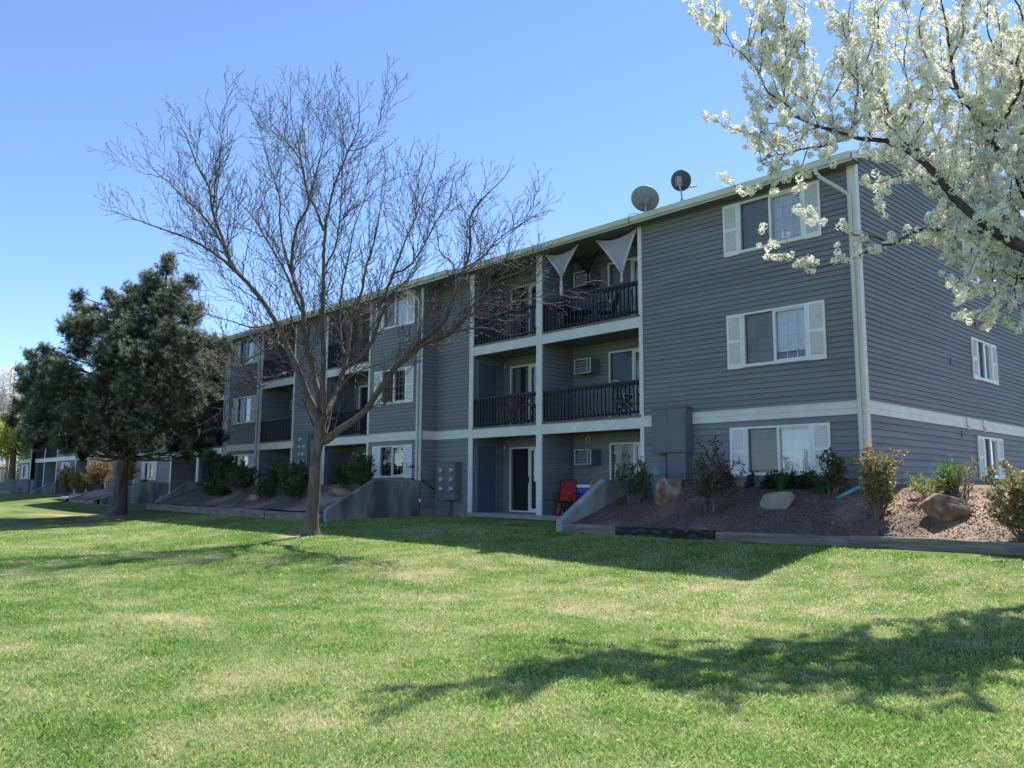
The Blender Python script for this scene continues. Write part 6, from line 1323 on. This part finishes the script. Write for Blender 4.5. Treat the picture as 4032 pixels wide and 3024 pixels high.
# ivy along the foundation and up a corner
rng = np.random.RandomState(12); n = 9000
x = rng.uniform(-3.9, -.1, n); keep = vnoise(x, x * 0, 2.2, 2) > .38; x = x[keep]; n = len(x)
y = -rng.uniform(.03, .42, n); z = bank_z(x, y) + rng.uniform(0, 1, n) ** 1.3 * .36 * np.clip((y + .55) * 2.2, .2, 1)
V, F = leaves(np.stack([x, y, z], -1), np.tile([0, -.7, .2], (n, 1)), .065, rng, asp=.9, jit=.6)
M['ivy'] = leafmat('ivy_leaf', (.02, .05, .022), (.045, .085, .04), trans=.2, rough=.35, scale=6)
o = npmesh('ivy', V, F, M['ivy'], attr=np.repeat(rng.rand(n), 4)); tag(o, 'dark ivy creeping along the foundation under the ground floor window', 'ivy', kind='stuff')
rng = np.random.RandomState(13); p = []
for a, b_, k in (((-15.35, D - .04, 1.05), (-15.1, D - .04, 1.1), 50), ((-15.1, D - .05, 1.05), (-15.05, D - .05, 1.5), 70), ((-15.5, D - .05, 1.5), (-15.05, D - .05, 1.52), 60), ((-14.9, D + .05, 1.05), (-14.88, -.1, .75), 60)):
    a = np.array(a); b_ = np.array(b_); p.append(a + (b_ - a) * rng.rand(k, 1) + rng.normal(0, .02, (k, 3)))
p = np.concatenate(p); V, F = leaves(p, np.tile([.2, -.5, 0], (len(p), 1)), .045, rng, asp=.9, jit=.7)
o = npmesh('ivy', V, F, M['ivy'], attr=np.repeat(rng.rand(len(p)), 4)); tag(o, 'thin ivy vine around the trim above the stained concrete wall', 'ivy', kind='stuff')
# white debris on the bark
M['paper'] = mat('pale_stone', (.5, .5, .47), (.6, .6, .56), scale=5, rough=.8)
boulder('stone', (-45.9, -3.6, .06), (.35, .2, .14), 33, M['paper'], 'small white stone in front of the orange-brown shrubs', 0)

# ---- far trees at the left edge
def blossomcol(loc, h_, w_, label, seed, m, nst=9, lsz=.13, nl=8000, name='flowering_tree'):
    rng = np.random.RandomState(seed); t = thing(name, label, 'tree', loc, 0, 'upright blossoming trees beyond the garage')
    V, F = tubes_np([np.array([(0, 0, -.2, .14), (0, 0, h_ * .4, .10), (.1, 0, h_ * .9, .02)])], 7); npmesh('trunk', V, F, M['bark'], t)
    st = []; c = []
    for k in range(nst):
        a = rng.uniform(0, 2 * pi); z0 = h_ * rng.uniform(.12, .45); e = w_ * rng.uniform(.3, 1)
        top = h_ * (1 - .35 * (e / w_)) * rng.uniform(.82, 1.0)
        P_ = smooth_path([(0, 0, z0, .05), (cos(a) * e * .7, sin(a) * e * .7, z0 + (top - z0) * .3, .035), (cos(a) * e, sin(a) * e, top, .008)], .3, .03, rng); st.append(P_)
        for _ in range(nl // nst):
            q = P_[rng.randint(1, len(P_))]; s_ = .25 * w_ * (1 - .6 * q[2] / h_); c.append(q[:3] + rng.normal(0, 1, 3) * [s_, s_, .3])
    V, F = tubes_np(st, 5); npmesh('branches', V, F, M['bark'], t)
    c = np.array(c); V, F = leaves(c, rng.normal(0, 1, c.shape), lsz, rng, asp=.8, jit=.5); npmesh('blossoms', V, F, m, t, attr=np.repeat(rng.rand(len(F)), 4)); return t
M['petalfar'] = leafmat('pinkish_white_blossom', (.9, .86, .82), (.82, .74, .70), trans=.5, rough=.8, scale=.7)
M['limeleaf'] = leafmat('yellow_green_leaf', (.44, .47, .05), (.62, .58, .10), trans=.5, rough=.5, scale=1)
blossomcol((-79.2, -1.3, .2), 13.6, 1.5, 'tall upright blossoming tree cut by the left edge', 1, M['petalfar'])
blossomcol((-78.6, -.1, .2), 13.4, 1.2, 'upright blossoming tree between the left edge and the pine, second from left', 2, M['petalfar'])
blossomcol((-78.0, .75, .2), 13.3, 1.3, 'upright blossoming tree showing behind the left side of the pine', 3, M['petalfar'])
blossomcol((-84.0, 2.6, .2), 9.5, 2.0, 'shorter blossoming tree behind the upright ones, low at the left', 4, M['petalfar'], nl=7000)
rng = np.random.RandomState(6)
yt = thing('yellow_green_tree', 'tree with brown trunk and sunlit yellow-green leaves at the left edge', 'tree', (-70.7, -1.3, .9)); st = []; c = []
V, F = tubes_np([np.array([(0, 0, -.4, .32), (.05, 0, 1.2, .25), (0, 0, 2.6, .22), (-.2, -.2, 4.2, .16), (-.3, -.2, 6.5, .03)])], 10); npmesh('trunk', V, F, M['bark'], yt, smooth=True)
for k in range(26):
    a = rng.uniform(0, 2 * pi); e = rng.uniform(.8, 2.6); zt = rng.uniform(2.6, 6.0); st.append(smooth_path([(0, 0, 2.2 + rng.rand() * 1.5, .07), (cos(a) * e * .5, sin(a) * e * .5 - .3, zt * .8, .04), (cos(a) * e, sin(a) * e - .5, zt, .01)], .25, .04, rng))
    for _ in range(230):
        q = st[-1][rng.randint(len(st[-1]) // 3, len(st[-1]))]; c.append(q[:3] + rng.normal(0, .28, 3))
V, F = tubes_np(st, 5); npmesh('branches', V, F, M['bark'], yt)
c = np.array(c); V, F = leaves(c, rng.normal(0, 1, c.shape), .15, rng, asp=.7); npmesh('leaves', V, F, M['limeleaf'], yt, attr=np.repeat(rng.rand(len(F)), 4))
shrub('shrub', 'small green bush beside the brown tree trunk at the far left', 'shrub', (-70.6, .3, 1.0), .9, 1.5, 10, 1800, .12, M['leafmix'], 90)
